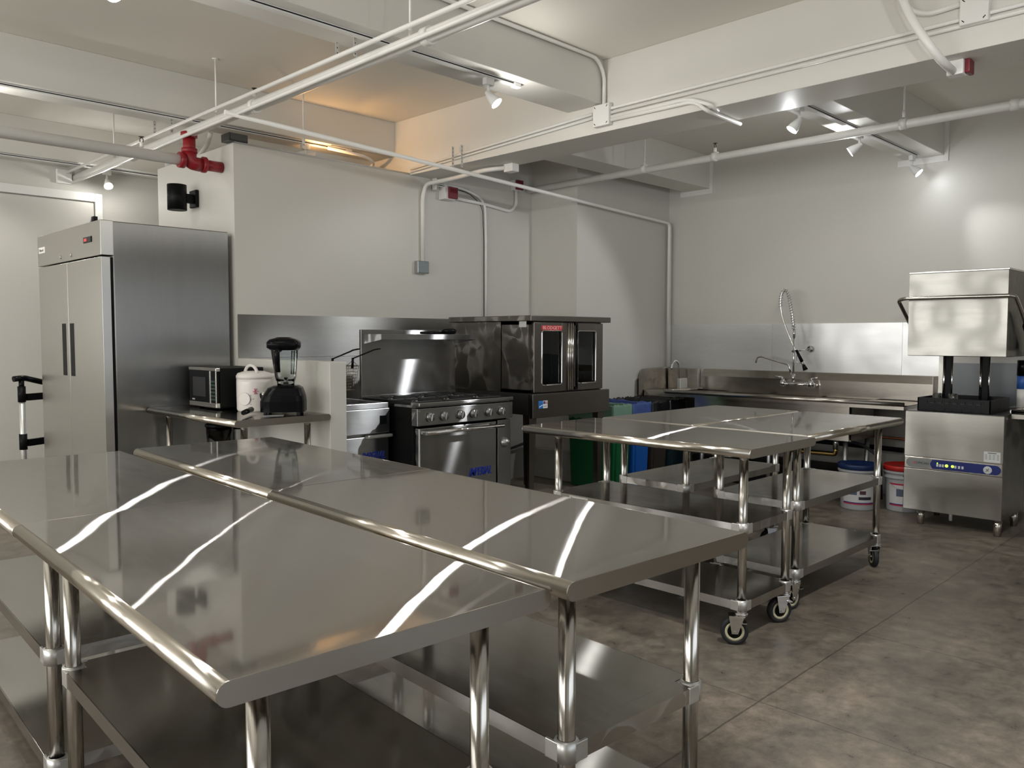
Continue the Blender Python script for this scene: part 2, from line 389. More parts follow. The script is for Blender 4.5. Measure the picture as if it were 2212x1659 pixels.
# cut top of the enclosure wall: a thin dark metal track and bracket
org(2.9, 5.75, 2.845)
t = thing('wall_cap_track', 'grey metal stud track capping the open top of the white wall', 'trim', (2.9, 5.74, 2.845))
MB().box(2.90, 4.53, 5.745, 5.87, 2.845, 2.857).build('track_strip', ZINC, t)
MB().box(2.85, 3.0, 5.735, 5.86, 2.857, 2.915, .004).box(2.86, 2.99, 5.73, 5.735, 2.862, 2.905).build('corner_bracket', DARKS, t)
org()
# door in the far wall
struct(MB().box(1.0, 2.785, YF-.035, YF-.005, .01, 2.69, .004).build('door_1', WALL))
m = MB().box(.9, .99, YF-.05, YF, 0, 2.78, .004).box(2.795, 2.86, YF-.05, YF, 0, 2.78, .004).box(.99, 2.795, YF-.05, YF, 2.70, 2.78, .004)
struct(m.build('trim_3', WHITE))
m = MB().box(2.76, 2.80, YF-.09, YF-.03, 2.45, 2.56, .004); tag(m.build('door_hinge', BLACKM), 'small black hinge at the upper edge of the tall white door', 'hinge')
# outside ground seen nowhere; slab edge block at the column's foot
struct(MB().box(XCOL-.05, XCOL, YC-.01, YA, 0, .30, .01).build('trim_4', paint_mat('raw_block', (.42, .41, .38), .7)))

SHADED_BLOCK = paint_mat('shaded_block_wall', (.32, .31, .29), .7)  # block grey, with the shade under oven and sink put into the colour
struct(MB().box(4.45, XCOL-.05, YA-.03, YA, 0, .80).build('wall_base_center', SHADED_BLOCK))
struct(MB().box(XE-.02, XE, .3, YC, 0, .78).build('wall_shade_right', SHADED_BLOCK))  # dark sheet added where the wall below the sink lies in shade
# ------------------------------------------------------------------ steel wall sheets
def sheet(name, label, box, mat, group=None):
    org(box[0], box[2], box[4]); o = MB().box(*box).build(name, mat); tag(o, label, 'wall panel', group); return o
sheet('splash_panel', 'dark stainless splash sheet on the wall behind the fryer and range', (2.90, 5.12, YA-.006, YA-.0005, 1.263, 1.588), SPLASHL)
sheet('splash_panel', 'lower dull steel sheet on the wall behind fryer and range, hidden down to the floor', (3.03, 4.44, YA-.006, YA-.0005, .12, 1.260), SPLASHL)
sheet('splash_panel', 'crinkled bright steel sheet in the corner left of the spray faucet', (XE-.006, XE-.0005, 3.905, 5.13, .78, 1.556), SPLASHR)
sheet('splash_panel', 'long bright steel sheet directly behind the spray faucet and hood machine', (XE-.006, XE-.0005, 2.66, 3.903, .78, 1.556), SPLASHR)
sheet('splash_panel', 'narrow bright steel sheet between the sink end and the dishwasher posts', (XE-.006, XE-.0005, 2.325, 2.658, .78, 1.556), SPLASHR)
GREYP = plain('grey_plastic_sheet', (.16, .18, .20), .25, noise=.12, nscale=4)
sheet('grey_wall_sheet', 'grey plastic sheet on the wall between the dishwasher posts', (XE-.008, XE-.0005, 2.00, 2.262, .60, 1.205), GREYP)
sheet('grey_wall_sheet', 'grey plastic sheet on the wall right of the dishwasher posts', (XE-.008, XE-.0005, .4, 1.985, .60, 1.212), GREYP)

# ------------------------------------------------------------------ work tables
TW, TL = .70, 1.39
def worktable(label, W, Lg, zt, loc, rot, insx, insy0, insy1, shelves, casters, shared=None, group=None, sticker=None, shelf_side=None):
    """local frame: x across, y along the length; rolled rims on both long sides, flat capped ends"""
    t = thing('work_table', label, 'table', loc, rot, group)
    R = .021; th = .003
    MB().box(R, W-R, .001, Lg-.001, zt-th, zt).build('table_top', TOPY, t, local=True)
    for x in (R, W-R):
        MB().tube([(x, 0.0012, zt-R), (x, Lg-.0012, zt-R)], R, 28).build('rolled_rim', ROLL, t, local=True)
    for y in (-.0012, Lg-.0012):
        poly = [(R+R*math.cos(a), zt-R+R*math.sin(a)) for a in [PI/2+PI*i/10 for i in range(11)]] + [(W-R+R*math.cos(a), zt-R+R*math.sin(a)) for a in [-PI/2+PI*i/10 for i in range(11)]]
        MB().prism(poly, y, y+.0024, 'y').build('end_panel', ENDX, t, local=True)
    # hat channel under the sheet
    MB().box(W/2-.06, W/2+.06, .05, Lg-.05, zt-.03, zt-th-.001).build('under_channel', SHELFY, t, local=True)
    zl = zt-.012
    legs = [(insx, insy0), (W-insx, insy0), (insx, Lg-insy1), (W-insx, Lg-insy1)]
    z0 = .155 if casters else .03
    for i, (x, y) in enumerate(legs):
        m = MB().cyl((x, y, z0), (x, y, zl), .0203, 24)
        l = m.build('leg', LEGM, t, local=True)
        MB().lathe([(.0215, zl-.045), (.0245, zl-.043), (.0245, zl-.004), (.0215, zl-.002)], (x, y, 0)).build('leg_socket', ALU, l, local=True)
        if not casters:
            MB().lathe([(.008, .0), (.017, .003), (.019, .02), (.0200, .035)], (x, y, 0)).build('foot', ALU, l, local=True)
    for zs in shelves:
        hx = legs[0][0]; hx1 = legs[1][0]; hy = legs[0][1]; hy1 = legs[2][1]; e = .024
        m = MB().box(hx-e, hx1+e, hy+.03, hy1-.03, zs-.003, zs).box(hx+.03, hx1-.03, hy-e, hy1+e, zs-.0028, zs-.0002)
        m.box(hx+.018, hx1-.018, hy-e-.002, hy-e+.001, zs-.040, zs).box(hx+.018, hx1-.018, hy1+e-.001, hy1+e+.002, zs-.040, zs)
        m.box(hx-e-.002, hx-e+.001, hy+.018, hy1-.018, zs-.040, zs).box(hx1+e-.001, hx1+e+.002, hy+.018, hy1-.018, zs-.040, zs)
        sh = m.build('undershelf', SHELFY, t, local=True)
        for (x, y) in legs:
            sx = -1 if x < W/2 else 1; sy = -1 if y < Lg/2 else 1
            m = MB().lathe([(.0206, zs-.045), (.0285, zs-.044), (.0285, zs+.003), (.0215, zs+.006)], (x, y, 0), cap=False)
            m.box(min(x-sx*.042, x), max(x-sx*.042, x), min(y+sy*.020, y+sy*.0283), max(y+sy*.020, y+sy*.0283), zs-.043, zs+.002, .002)
            m.box(min(x+sx*.020, x+sx*.0283), max(x+sx*.020, x+sx*.0283), min(y-sy*.042, y), max(y-sy*.042, y), zs-.043, zs+.002, .002)
            m.build('corner_socket', ALU, sh, local=True)
    if casters:
        for (x, y), sw in zip(legs, casters):
            c = caster(t, x, y, sw)
    if sticker:
        side, a, zs = sticker
        hx = legs[0][0]-.0275; hy = legs[0][1]-.0275
        if side == 'x':
            st = MB().box(hx-.0006, hx, a, a+.13, zs-.036, zs-.006).build('label_sticker', STICK, t, local=True)
            MB().prism([(a+.10, zs-.026), (a+.125, zs-.026), (a+.115, zs-.010)], hx-.0010, hx-.0006, 'x').build('green_triangle', GREENL, st, local=True)
            MB().box(hx-.0010, hx-.0006, a+.02, a+.09, zs-.019, zs-.016).box(hx-.0010, hx-.0006, a+.03, a+.07, zs-.026, zs-.024).box(hx-.0010, hx-.0006, a+.006, a+.02, zs-.033, zs-.024).build('print', DARKPRINT, st, local=True)
        else:
            hx1 = legs[1][0]
            st = MB().box(a, a+.13, hy-.0006, hy, zs-.036, zs-.006).build('label_sticker', ALU, t, local=True)
    return t
STICK = plain('pale_sticker', (.66, .66, .62), .5); GREENL = plain('green_print', (.02, .22, .12), .5); DARKPRINT = plain('dark_print', (.12, .12, .12), .6)
def caster(t, x, y, sw):
    Rm = Matrix.Rotation(sw, 3, 'Z'); c = Vector((x, y, 0))
    def T(b):
        for v in b.bm.verts: v.co = c + Rm @ v.co
        return b
    off = .030; wr_ = .0635
    m = MB().lathe([(.021, .150), (.025, .152), (.025, .168), (.021, .170)]).lathe([(.024, .138), (.030, .140), (.030, .150), (.024, .151)])
    m.box(off-.045, off+.028, -.028, .028, .134, .139, .001)
    for s_ in (-1, 1):
        m.prism([(off-.042, .139), (off+.028, .139), (off+.014, .055), (off-.014, .055)], s_*.026-.0015, s_*.026+.0015, 'y')
    m.cyl((off, -.032, .0635), (off, .032, .0635), .007, 12)
    m.box(off-.052, off-.030, -.012, .040, .108, .112)
    cs = T(m).build('caster', CHROME, t, local=True)
    m = MB().lathe([(.044, -.0155), (.058, -.0155), (.0635, -.010), (.0635, .010), (.058, .0155), (.044, .0155), (.044, -.0155)], (off, 0, wr_), 'y', 32, cap=False)
    T(m).build('tyre', RUBBER, cs, local=True)
    m = MB().lathe([(.033, -.0150), (.0445, -.0160), (.0445, .0160), (.033, .0150), (.033, -.0150)], (off, 0, wr_), 'y', 32, cap=False)
    T(m).build('wheel_ring', CREAM, cs, local=True)
    m = MB().lathe([(.010, -.012), (.034, -.011), (.034, .011), (.010, .012)], (off, 0, wr_), 'y', 28)
    T(m).build('wheel_hub', BLACKP, cs, local=True)
    return cs
A3 = math.radians(-3.14)
def loc_of(o, u, v, a): return (o[0]+u*math.cos(a)-v*math.sin(a), o[1]+u*math.sin(a)+v*math.cos(a), 0)
FO = (.542, 1.165); BO = (1.262, 1.088)
worktable('brushed steel work table nearest the camera, with orange and white streaks on top', .714, 1.405, .896, (*FO, 0), A3, .112, .10, .125, (.50,), None)
worktable('steel work table at the left frame edge, butted behind the nearest one', .714, 1.385, .894, loc_of(FO, 0, 1.410, A3), A3, .112, .085, .10, (.49, .155), None)
worktable('slightly taller steel table right of the nearest one, its cut end facing the open floor', .685, 1.375, .911, (*BO, 0), A3, .105, .10, .10, (.505, .20), None)
worktable('far right table of the front island, mirroring the blender on its top', .685, 1.355, .911, loc_of(BO, 0, 1.380, A3), A3, .105, .10, .10, (.505,), None)
worktable('wheeled steel table with a green triangle sticker on its middle shelf', .66, 1.39, .927, (3.270, 1.765, 0), math.radians(0), .115, .09, .17, (.565, .205), (2.2, 2.6, .6, -.7), sticker=('x', .985, .565))
worktable('wheeled steel table nearest the dishwasher, its rolled rim facing the open floor', .66, 1.285, .928, (5.240, 1.80, 0), math.radians(89.6), .105, .12, .09, (.565, .205), (-.9, 2.5, 1.4, .2))
worktable('wheeled steel table in the far corner of its group, closest to the sinks', .66, 1.285, .928, (5.250, 2.475, 0), math.radians(89.6), .105, .12, .09, (.565, .205), (.9, -.5, 1.4, .2))
worktable('small steel side table between fridge and low wall, holding the blender and microwave', .652, 1.285, .93, (2.228, 4.478, 0), 0, .11, .10, .10, (.52,), None)

# ------------------------------------------------------------------ fridge
t = thing('reach_in_fridge', 'tall two-door stainless reach-in fridge with black recessed handles', 'fridge', (2.4, 6.45, 0))
Y0, Y1 = 5.775, 7.14
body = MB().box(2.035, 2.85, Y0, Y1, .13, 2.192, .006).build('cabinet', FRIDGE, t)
MB().box(2.018, 2.036, Y0+.01, Y1-.01, .13, 1.95).build('door_gasket', BLACKM, t)
hd = MB().box(1.957, 2.04, Y0-.002, Y1+.002, 1.962, 2.195, .004).build('header_panel', FDOOR, t)
MB().box(1.9545, 1.957, 6.965, 7.105, 2.06, 2.105).build('maker_plate', WHITE, hd)
text('Fillmark', 'plate_lettering', DARKPRINT, hd, (1.9535, 7.095, 2.072), .03, (-1, 0, 0), width=.11, extrude=.0004)
dsp = MB().box(1.951, 1.957, 5.935, 6.09, 2.06, 2.10, .003).build('thermostat', BLACKP, hd)
MB().box(1.950, 1.9512, 6.02, 6.07, 2.07, 2.09).build('red_readout', plain('red_led', (.2, .01, .01), .4, emit=(1, .05, .08), estr=.6), hd)
for yy in (6.36, 6.59):
    MB().lathe([(.010, 0), (.012, -.003), (.012, -.007)], (1.957, yy, 2.0), 'x').build('lock', CHROME, hd)
for (a, b, hy0, hy1) in ((Y0, 6.4685, 6.355, 6.440), (6.4715, Y1, 6.530, 6.615)):
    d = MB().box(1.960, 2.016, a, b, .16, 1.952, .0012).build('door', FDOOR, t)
    MB().box(1.9585, 1.9605, hy0, hy1, 1.135, 1.515).build('handle_recess', BLACKM, d)
MB().box(1.99, 2.03, Y0+.02, Y1-.02, .06, .145).build('grille', DARKS, t)
for x in (2.1, 2.78):
    for y in (Y0+.08, Y1-.08):
        MB().cyl((x, y-.015, .05), (x, y+.015, .05), .05).box(x-.03, x+.03, y-.025, y+.025, .09, .13).build('caster', RUBBER, t)

# ------------------------------------------------------------------ things on the side table
ZT = .931
t = thing('microwave', 'black microwave with a steel-trimmed door at the back of the side table', 'microwave', (2.64, 5.42, ZT))
x0, x1, y0, y1, z0, z1 = 2.455, 2.80, 5.185, 5.60, .945, 1.212
MB().box(x0+.03, x1, y0, y1, z0, z1, .006).build('body', BLACKM, t)
d = MB().box(x0+.004, x0+.03, y0+.105, y1, z0+.03, z1-.022, .003).build('door', BLACKP, t)
MB().box(x0+.002, x0+.0045, y0+.16, y1-.06, z0+.07, z1-.065).build('door_window', plain('dim_window', (.03, .03, .033), .15), d)
MB().box(x0, x0+.031, y0, y1, z0, z0+.034, .006).box(x0, x0+.031, y0, y1, z1-.022, z1, .004).box(x0, x0+.006, y0+.085, y0+.103, z0+.03, z1-.02, .002).box(x0, x0+.006, y0, y0+.014, z0+.03, z1-.02, .002).build('steel_trim', EDGEY, t)
cp = MB().box(x0+.004, x0+.03, y0+.012, y0+.088, z0+.03, z1-.022).build('control_panel', BLACKP, t)
for i in range(6):
    for j in range(3):
        MB().box(x0+.0025, x0+.0042, y0+.022+j*.021, y0+.037+j*.021, z0+.05+i*.024, z0+.063+i*.024).build('button', plain('dim_green_button', (.03, .06, .05), .5), cp)
MB().box(x0+.0030, x0+.0042, y0+.33, y0+.37, z0+.042, z0+.052).build('badge', ALU, d)
for x in (x0+.06, x1-.05):
    for y in (y0+.06, y1-.06): MB().cyl((x, y, ZT), (x, y, z0+.002), .014).build('foot', BLACKP, t)

t = thing('rice_cooker', 'white rice cooker with handle and a pink flower, behind the blender', 'rice cooker', (2.64, 5.02, ZT))
CW = plain('cooker_white', (.78, .74, .70), .3, coat=.3); cx, cy = 2.64, 5.02; r = .112
MB().lathe([(r*.93, ZT), (r*.99, ZT+.012), (r, ZT+.10), (r, ZT+.19), (r*.99, ZT+.215)], (cx, cy, 0), seg=40).build('body', CW, t)
MB().lathe([(r*1.01, ZT+.215), (r*1.02, ZT+.232), (r*.93, ZT+.25), (r*.6, ZT+.262), (.0, ZT+.265)], (cx, cy, 0), seg=40).build('lid', CW, t)
a = arc((cx, cy, ZT+.235), .085, PI*.08, PI*.92, 12, 'yz'); a = [(p[0]-.02, p[1], ZT+.235+(p[2]-ZT-.235)*.78) for p in a]
MB().tube(a, .0105, 10).build('carry_handle', CW, t)
MB().box(cx+.03, cx+.165, cy-.065, cy+.065, ZT+.03, ZT+.245, .02).build('rear_housing', CW, t)
RB = plain('pale_grey_print', (.52, .50, .50), .5); PK = plain('pink_flower_print', (.62, .25, .30), .5); GY = plain('grey_dot_print', (.35, .40, .38), .5)
def on_cyl(ang, z, rr=r): return Vector((cx+rr*math.cos(ang), cy+rr*math.sin(ang), z))
def disc_on(ang, z, rad, mat, name, parent, th=.002, seg=20, hole=0):
    d_ = Vector((math.cos(ang), math.sin(ang), 0)); s_ = Vector((-d_.y, d_.x, 0)); c_ = on_cyl(ang, z)
    m = MB()
    m.tube([c_-d_*.003, c_+d_*th], rad, seg) if not hole else m.tube([c_+d_*.001+s_*rad*math.cos(q*2*PI/20)+Vector((0, 0, rad*math.sin(q*2*PI/20))) for q in range(21)], hole, 6)
    return m.build(name, mat, parent)
cpn = disc_on(-2.62, ZT+.085, .040, CW, 'control_dial', t, .004)
disc_on(-2.62, ZT+.085, .041, RB, 'dial_ring', cpn, hole=.0016)
m = MB()
for k in range(6):
    q = k*PI/3; c_ = on_cyl(-1.98, ZT+.135); m.tube([c_+Vector((.0, 0, 0)), c_+Vector((.020*math.cos(q)*.9, -.002, .020*math.sin(q)))], [.002, .0055], 6)
m.build('flower_print', PK, t)
m = MB()
for k, (da, dz) in enumerate([(0, 0), (.0, .03), (.0, .06), (.14, .035)]): m.lathe([(.0028, -.002), (.0028, .002)], on_cyl(-2.25+da, ZT+.05+dz), 'y', 8)
m.build('dot_print', GY, t)

t = thing('blender', 'black jug blender standing at the front of the side table', 'blender', (2.68, 4.66, ZT))
bx_, by_ = 2.662, 4.678; RZ = Matrix.Rotation(math.radians(-38), 3, 'Z')
def loft(secs, mat, name, parent, smooth=True, label=None):
    """secs: (z, half_x, half_y, dx, corner)"""
    m = MB(); rings = []
    for (z, hx, hy, dx, cr_) in secs:
        ring = []
        for k in range(32):
            a_ = 2*PI*k/32; ca, sa = math.cos(a_), math.sin(a_); e = 2/cr_
            p = Vector((math.copysign(abs(ca)**e, ca)*hx+dx, math.copysign(abs(sa)**e, sa)*hy, 0)); p = RZ @ p
            ring.append(m._v((bx_+p.x, by_+p.y, z)))
        rings.append(ring)
    for i in range(len(rings)-1):
        for k in range(32): m.bm.faces.new((rings[i][k], rings[i][(k+1) % 32], rings[i+1][(k+1) % 32], rings[i+1][k]))
    m.bm.faces.new(rings[0][::-1]); m.bm.faces.new(rings[-1])
    return m.build(name, mat, parent, smooth=smooth, label=label)
base = loft([(ZT+.018, .137, .112, 0, 5), (ZT+.085, .137, .114, 0, 5), (ZT+.12, .128, .110, .004, 5), (ZT+.168, .105, .098, .012, 4), (ZT+.182, .075, .07, .02, 4)], BLACKP, 'motor_base', t, smooth=False)
def bl(p): q = RZ @ Vector((p[0], p[1], 0)); return Vector((bx_+q.x, by_+q.y, p[2]))
m = MB(); p0 = bl((-.128, 0, ZT+.115)); p1 = bl((-.10, 0, ZT+.122)); m.tube([p1, p0], .030, 24)
m.build('speed_dial', CHROME, base)
m = MB(); m.tube([bl((-.144, 0, ZT+.112)), bl((-.122, 0, ZT+.116))], [.018, .024], 16); m.build('dial_knob', BLACKM, base)
m = MB()
for s_ in (-1, 1): m.tube([bl((-.126, s_*.058, ZT+.115)), bl((-.10, s_*.055, ZT+.122))], .009, 10)
m.build('toggle_switches', BLACKM, base)
m = MB(); m.quad([bl((-.1385, -.05, ZT+.068)), bl((-.1385, .05, ZT+.068)), bl((-.1385, .05, ZT+.05)), bl((-.1385, -.05, ZT+.05))]); m.build('steel_strip', ALU, base)
for a_, b_ in ((-.1, -.08), (-.1, .08), (.1, -.08), (.1, .08)):
    p = bl((a_, b_, ZT)); MB().cyl((p.x, p.y, ZT), (p.x, p.y, ZT+.03), .012).build('foot', RUBBER, t)
loft([(ZT+.182, .052, .052, .015, 3), (ZT+.212, .055, .055, .015, 3)], CLEAR, 'jug_collar', t)
loft([(ZT+.212, .058, .056, .015, 4), (ZT+.24, .064, .061, .014, 4), (ZT+.40, .080, .074, .010, 4), (ZT+.425, .084, .078, .008, 4)], CLEAR, 'jug', t)
loft([(ZT+.19, .018, .018, .015, 2), (ZT+.232, .012, .012, .015, 2)], CHROME, 'blade_hub', t)
loft([(ZT+.405, .083, .077, .009, 4), (ZT+.422, .100, .092, .006, 5), (ZT+.455, .101, .094, .006, 5), (ZT+.473, .086, .08, .006, 4), (ZT+.483, .05, .05, .006, 3), (ZT+.488, .042, .042, .006, 3)], BLACKP, 'lid', t)
m = MB(); m.tube(bend([bl((-.01, -.07, ZT+.41)), bl((-.02, -.118, ZT+.40)), bl((-.018, -.112, ZT+.27))], .02), [.018]*8 if False else .017, 12); m.build('jug_handle', BLACKP, t)
m = MB(); m.tube([bl((.05, .05, ZT+.25)), bl((.055, .055, ZT+.40))], .012, 10); m.build('jug_rib', CLEAR, t)
# scraper lying in front
t = thing('kitchen_spatula', 'black-handled steel scraper lying flat before the blender', 'scraper', (2.47, 4.72, ZT))
MB().tube([(2.375, 4.655, ZT+.026), (2.50, 4.795, ZT+.030)], [.015, .018], 12).build('handle', BLACKP, t)
MB().prism([(2.47, 4.60), (2.60, 4.575), (2.62, 4.60), (2.49, 4.645)], ZT+.001, ZT+.003).build('blade', ALU, t)
t = thing('pan', 'black skillet half hidden behind the blender base', 'pan', (2.56, 4.92, ZT)); bpy.data.objects.remove(t)
# jug on the shelf under the side table
t = thing('food_processor_jug', 'clear jug with black lid on the shelf under the side table', 'jug', (2.565, 5.38, .52))
MB().lathe([(.065, .521), (.075, .54), (.085, .80), (.087, .80), (.077, .54), (.066, .525)], (2.565, 5.38, 0), cap=False).build('jug', CLEAR, t)
MB().lathe([(.080, .80), (.094, .803), (.094, .82), (.07, .835), (.03, .845)], (2.565, 5.38, 0)).build('lid', BLACKP, t)
MB().cyl((2.565, 5.38, .522), (2.565, 5.38, .74), .022).build('spindle', BLACKP, t)
MB().tube(bend([(2.645, 5.33, .79), (2.705, 5.29, .79), (2.705, 5.29, .60), (2.645, 5.33, .60)], .02), .011, 8).build('handle', BLACKP, t)

# ------------------------------------------------------------------ range
t = thing('gas_range', 'six-burner gas range with steel riser and black sides', 'range', (3.94, 4.7, 0))
x0, x1, yf, yb = 3.485, 4.39, 4.385, 5.03
MB().box(x0, x1, yf+.02, yb, .15, .935, .004).build('body', BLACKM, t)
ct = MB().box(x0, x1, yf-.01, yb, .935, .952).box(x0-.002, x1+.002, yf-.055, yf+.045, .945, .972, .006).build('cooktop', RANGE, t)
MB().box(x0+.02, x1-.02, yf+.05, yb-.03, .950, .956).build('burner_box', CAST, t)
for i in range(3):
    for j in range(2):
        cx_ = x0+.16+i*.293; cy_ = yf+.19+j*.29
        g = MB(); g.box(cx_-.138, cx_+.138, cy_-.135, cy_-.122, .956, .974, .003).box(cx_-.138, cx_+.138, cy_+.122, cy_+.135, .956, .974, .003)
        g.box(cx_-.138, cx_-.125, cy_-.135, cy_+.135, .956, .974, .003).box(cx_+.125, cx_+.138, cy_-.135, cy_+.135, .956, .974, .003)
        for k in range(8):
            q = k*PI/4; g.box(cx_+.03, cx_+.13, cy_-.005, cy_+.005, .962, .976, rot=Matrix.Rotation(q, 3, 'Z'), piv=(cx_, cy_, .969))
        gr = g.build('grate', CAST, t)
        MB().lathe([(.04, .955), (.043, .962), (.028, .968)], (cx_, cy_, 0)).build('burner', ALU, gr)
rz = Matrix.Rotation(math.radians(-9), 3, 'X')
cpn = MB().box(x0-.012, x1+.003, yf-.045, yf+.02, .812, .932, .004).build('control_panel', RANGE, t)
for kx in (3.58, 3.707, 3.861, 3.986, 4.139, 4.267):
    k_ = MB().lathe([(.031, 0), (.033, -.004), (.030, -.022), (.0, -.022)], (kx, yf-.045, .869), 'y').box(kx-.006, kx+.006, yf-.083, yf-.064, .842, .896, .003, rot=Matrix.Rotation(.2, 3, 'Y')).build('burner_knob', plain('knob_metal', (.30, .30, .30), .3, 1.0), cpn)
for (sx_, sz_) in ((x0+.005, .915), (x0+.005, .83), (x1-.012, .915), (x1-.012, .83)):
    MB().lathe([(.004, 0), (.004, -.002)], (sx_, yf-.045, sz_), 'y', 8).build('screw', CHROME, cpn)
dr = MB().box(3.50, 4.238, yf-.03, yf+.02, .30, .795, .008).build('oven_door', RANGE, t)
MB().tube([(3.52, yf-.085, .765), (4.255, yf-.085, .765)], .0145, 16).box(3.515, 3.54, yf-.09, yf-.02, .752, .778, .004).box(4.20, 4.225, yf-.09, yf-.02, .752, .778, .004).build('door_handle', CHROME, dr)
IMPB = plain('blue_lettering', (.012, .035, .30), .35)
text('IMPERIAL', 'maker_lettering', IMPB, dr, (3.957, yf-.0315, .41), .085, (0, -1, 0), extrude=.002, shear=.3, bold=.0012, width=.225, label='blue slanted lettering')
rp = MB().box(4.25, 4.388, yf-.03, yf+.02, .18, .800, .004).build('side_panel', RANGE, t)
MB().lathe([(.036, 0), (.038, -.006), (.024, -.012), (.024, -.03), (.0, -.03)], (4.322, yf-.03, .628), 'y').build('oven_knob', ZINC, rp)
MB().box(3.50, 4.24, yf-.01, yf+.02, .16, .285, .003).build('kick_panel', DARKS, t)
rs = MB().box(3.505, 4.425, 5.035, 5.06, .95, 1.475, .003).box(3.505, 4.425, 5.025, 5.036, .968, .985, .002).build('back_riser', RANGE, t)
m = MB().box(3.51, 4.43, 4.80, 5.035, 1.436, 1.441).box(3.51, 4.43, 4.797, 4.803, 1.400, 1.441, .002)
for x in (3.507, 4.427): m.prism([(4.80, 1.400), (5.035, 1.365), (5.035, 1.441), (4.80, 1.441)], x, x+.003, 'x')
m.build('high_shelf', RANGE, t)
for x in (x0+.06, x1-.06):
    for y in (yf+.07, yb-.06): MB().lathe([(.02, 0), (.022, .02), (.028, .15)], (x, y, 0)).build('leg', ALU, t)
t = thing('ladle', 'black utensil lying on the shelf above the range', 'utensil', (4.25, 4.93, 1.45))
MB().tube([(3.98, 4.93, 1.453), (4.20, 4.93, 1.453)], .009, 8).build('handle', BLACKP, t)
MB().lathe([(.012, 1.442), (.05, 1.445), (.062, 1.47), (.055, 1.485), (.0, 1.49)], (4.27, 4.93, 0)).build('head', BLACKP, t)

# ------------------------------------------------------------------ fryer
t = thing('deep_fryer', 'steel deep fryer left of the range with blue lettering', 'fryer', (3.245, 5.0, 0))
x0, x1, yf, yb = 3.05, 3.448, 4.65, 5.36
m = MB().box(x0, x1, yf+.01, yb, .15, .93)
m.build('body', FRYER, t)
m = MB().box(x0, x1, yf-.02, yf+.03, .925, .965, .004).box(x0, x0+.03, yf, yb, .925, .965, .004).box(x1-.03, x1, yf, yb, .925, .965, .004).box(x0, x1, yb-.14, yb, .925, 1.09, .004)
m.build('tank_rim', FRYER, t)
MB().box(x0+.03, x1-.03, yf+.03, yb-.14, .9305, .9325).build('oil_well', CAST, t)
fp = MB().box(x0, x1+.002, yf-.03, yf+.012, .755, .925, .004).build('control_front', FRYER, t)
MB().box(3.365, 3.425, yf-.0315, yf-.029, .815, .875, .004).build('thermostat_window', BLACKM, fp)
fd = MB().box(x0, x1, yf-.02, yf+.012, .20, .735, .005).build('door', FRYER, t)
MB().box(3.25, x1+.012, yf-.055, yf-.015, .722, .745, .006).build('door_handle', ALU, fd)
text('IMPERIAL', 'maker_lettering', IMPB, fd, (3.215, yf-.0215, .575), .075, (0, -1, 0), extrude=.002, shear=.3, bold=.0012, width=.20)
for x in (x0+.05, x1-.05):
    for y in (yf+.06, yb-.06): MB().lathe([(.02, 0), (.022, .02), (.026, .15)], (x, y, 0)).build('leg', ALU, t)
WIRE = plain('basket_wire', (.42, .38, .30), .35, 1.0)
def basket(x, label):
    t = thing('fryer_basket', label, 'fryer basket', (x, 5.14, 1.02), 0, None)
    xa, xb, ya, yb2, za, zb = x-.058, x+.058, 4.98, 5.20, 1.035, 1.21
    m = MB()
    for i in range(9):
        z = za+(zb-za)*i/8; k = .78+.22*i/8; xm = (xa+xb)/2; hx = (xb-xa)/2*k; ym = (ya+yb2)/2; hy = (yb2-ya)/2*k
        m.tube([(xm-hx, ym-hy, z), (xm+hx, ym-hy, z), (xm+hx, ym+hy, z), (xm-hx, ym+hy, z), (xm-hx, ym-hy, z)], .0016 if i < 8 else .004, 5)
    for i in range(8):
        f = -1+2*i/7
        for ys in (-1, 1): m.tube([((xa+xb)/2+f*(xb-xa)/2*.78, (ya+yb2)/2+ys*(yb2-ya)/2*.78, za), ((xa+xb)/2+f*(xb-xa)/2, (ya+yb2)/2+ys*(yb2-ya)/2, zb)], .0014, 5)
        for xs in (-1, 1): m.tube([((xa+xb)/2+xs*(xb-xa)/2*.78, (ya+yb2)/2+f*(yb2-ya)/2*.78, za), ((xa+xb)/2+xs*(xb-xa)/2, (ya+yb2)/2+f*(yb2-ya)/2, zb)], .0014, 5)
    for i in range(5):
        f = -1+2*i/4; m.tube([((xa+xb)/2+f*.04, ya+.03, za), ((xa+xb)/2+f*.04, yb2-.03, za)], .0014, 5)
    m.build('wire_basket', WIRE, t)
    MB().tube([(x, ya-.005, zb-.015), (x, ya-.012, zb+.06)], .009, 8).tube([(x, ya-.012, zb+.055), (x, ya-.25, zb+.115)], .0055, 8).tube([(x, ya-.25, zb+.115), (x-.012, ya-.27, zb+.121), (x-.012, ya-.33, zb+.128), (x, ya-.345, zb+.13), (x+.012, ya-.33, zb+.128), (x+.012, ya-.27, zb+.121), (x, ya-.25, zb+.115)], .0035, 6).tube([(x-.05, ya, zb), (x, ya-.006, zb+.04), (x+.05, ya, zb)], .002, 5).build('handle', BLACKP, t)
    return t
basket(3.385, 'wire fryer basket nearest the range, black handle up')
basket(3.215, 'wire fryer basket mostly hidden by the low white wall')

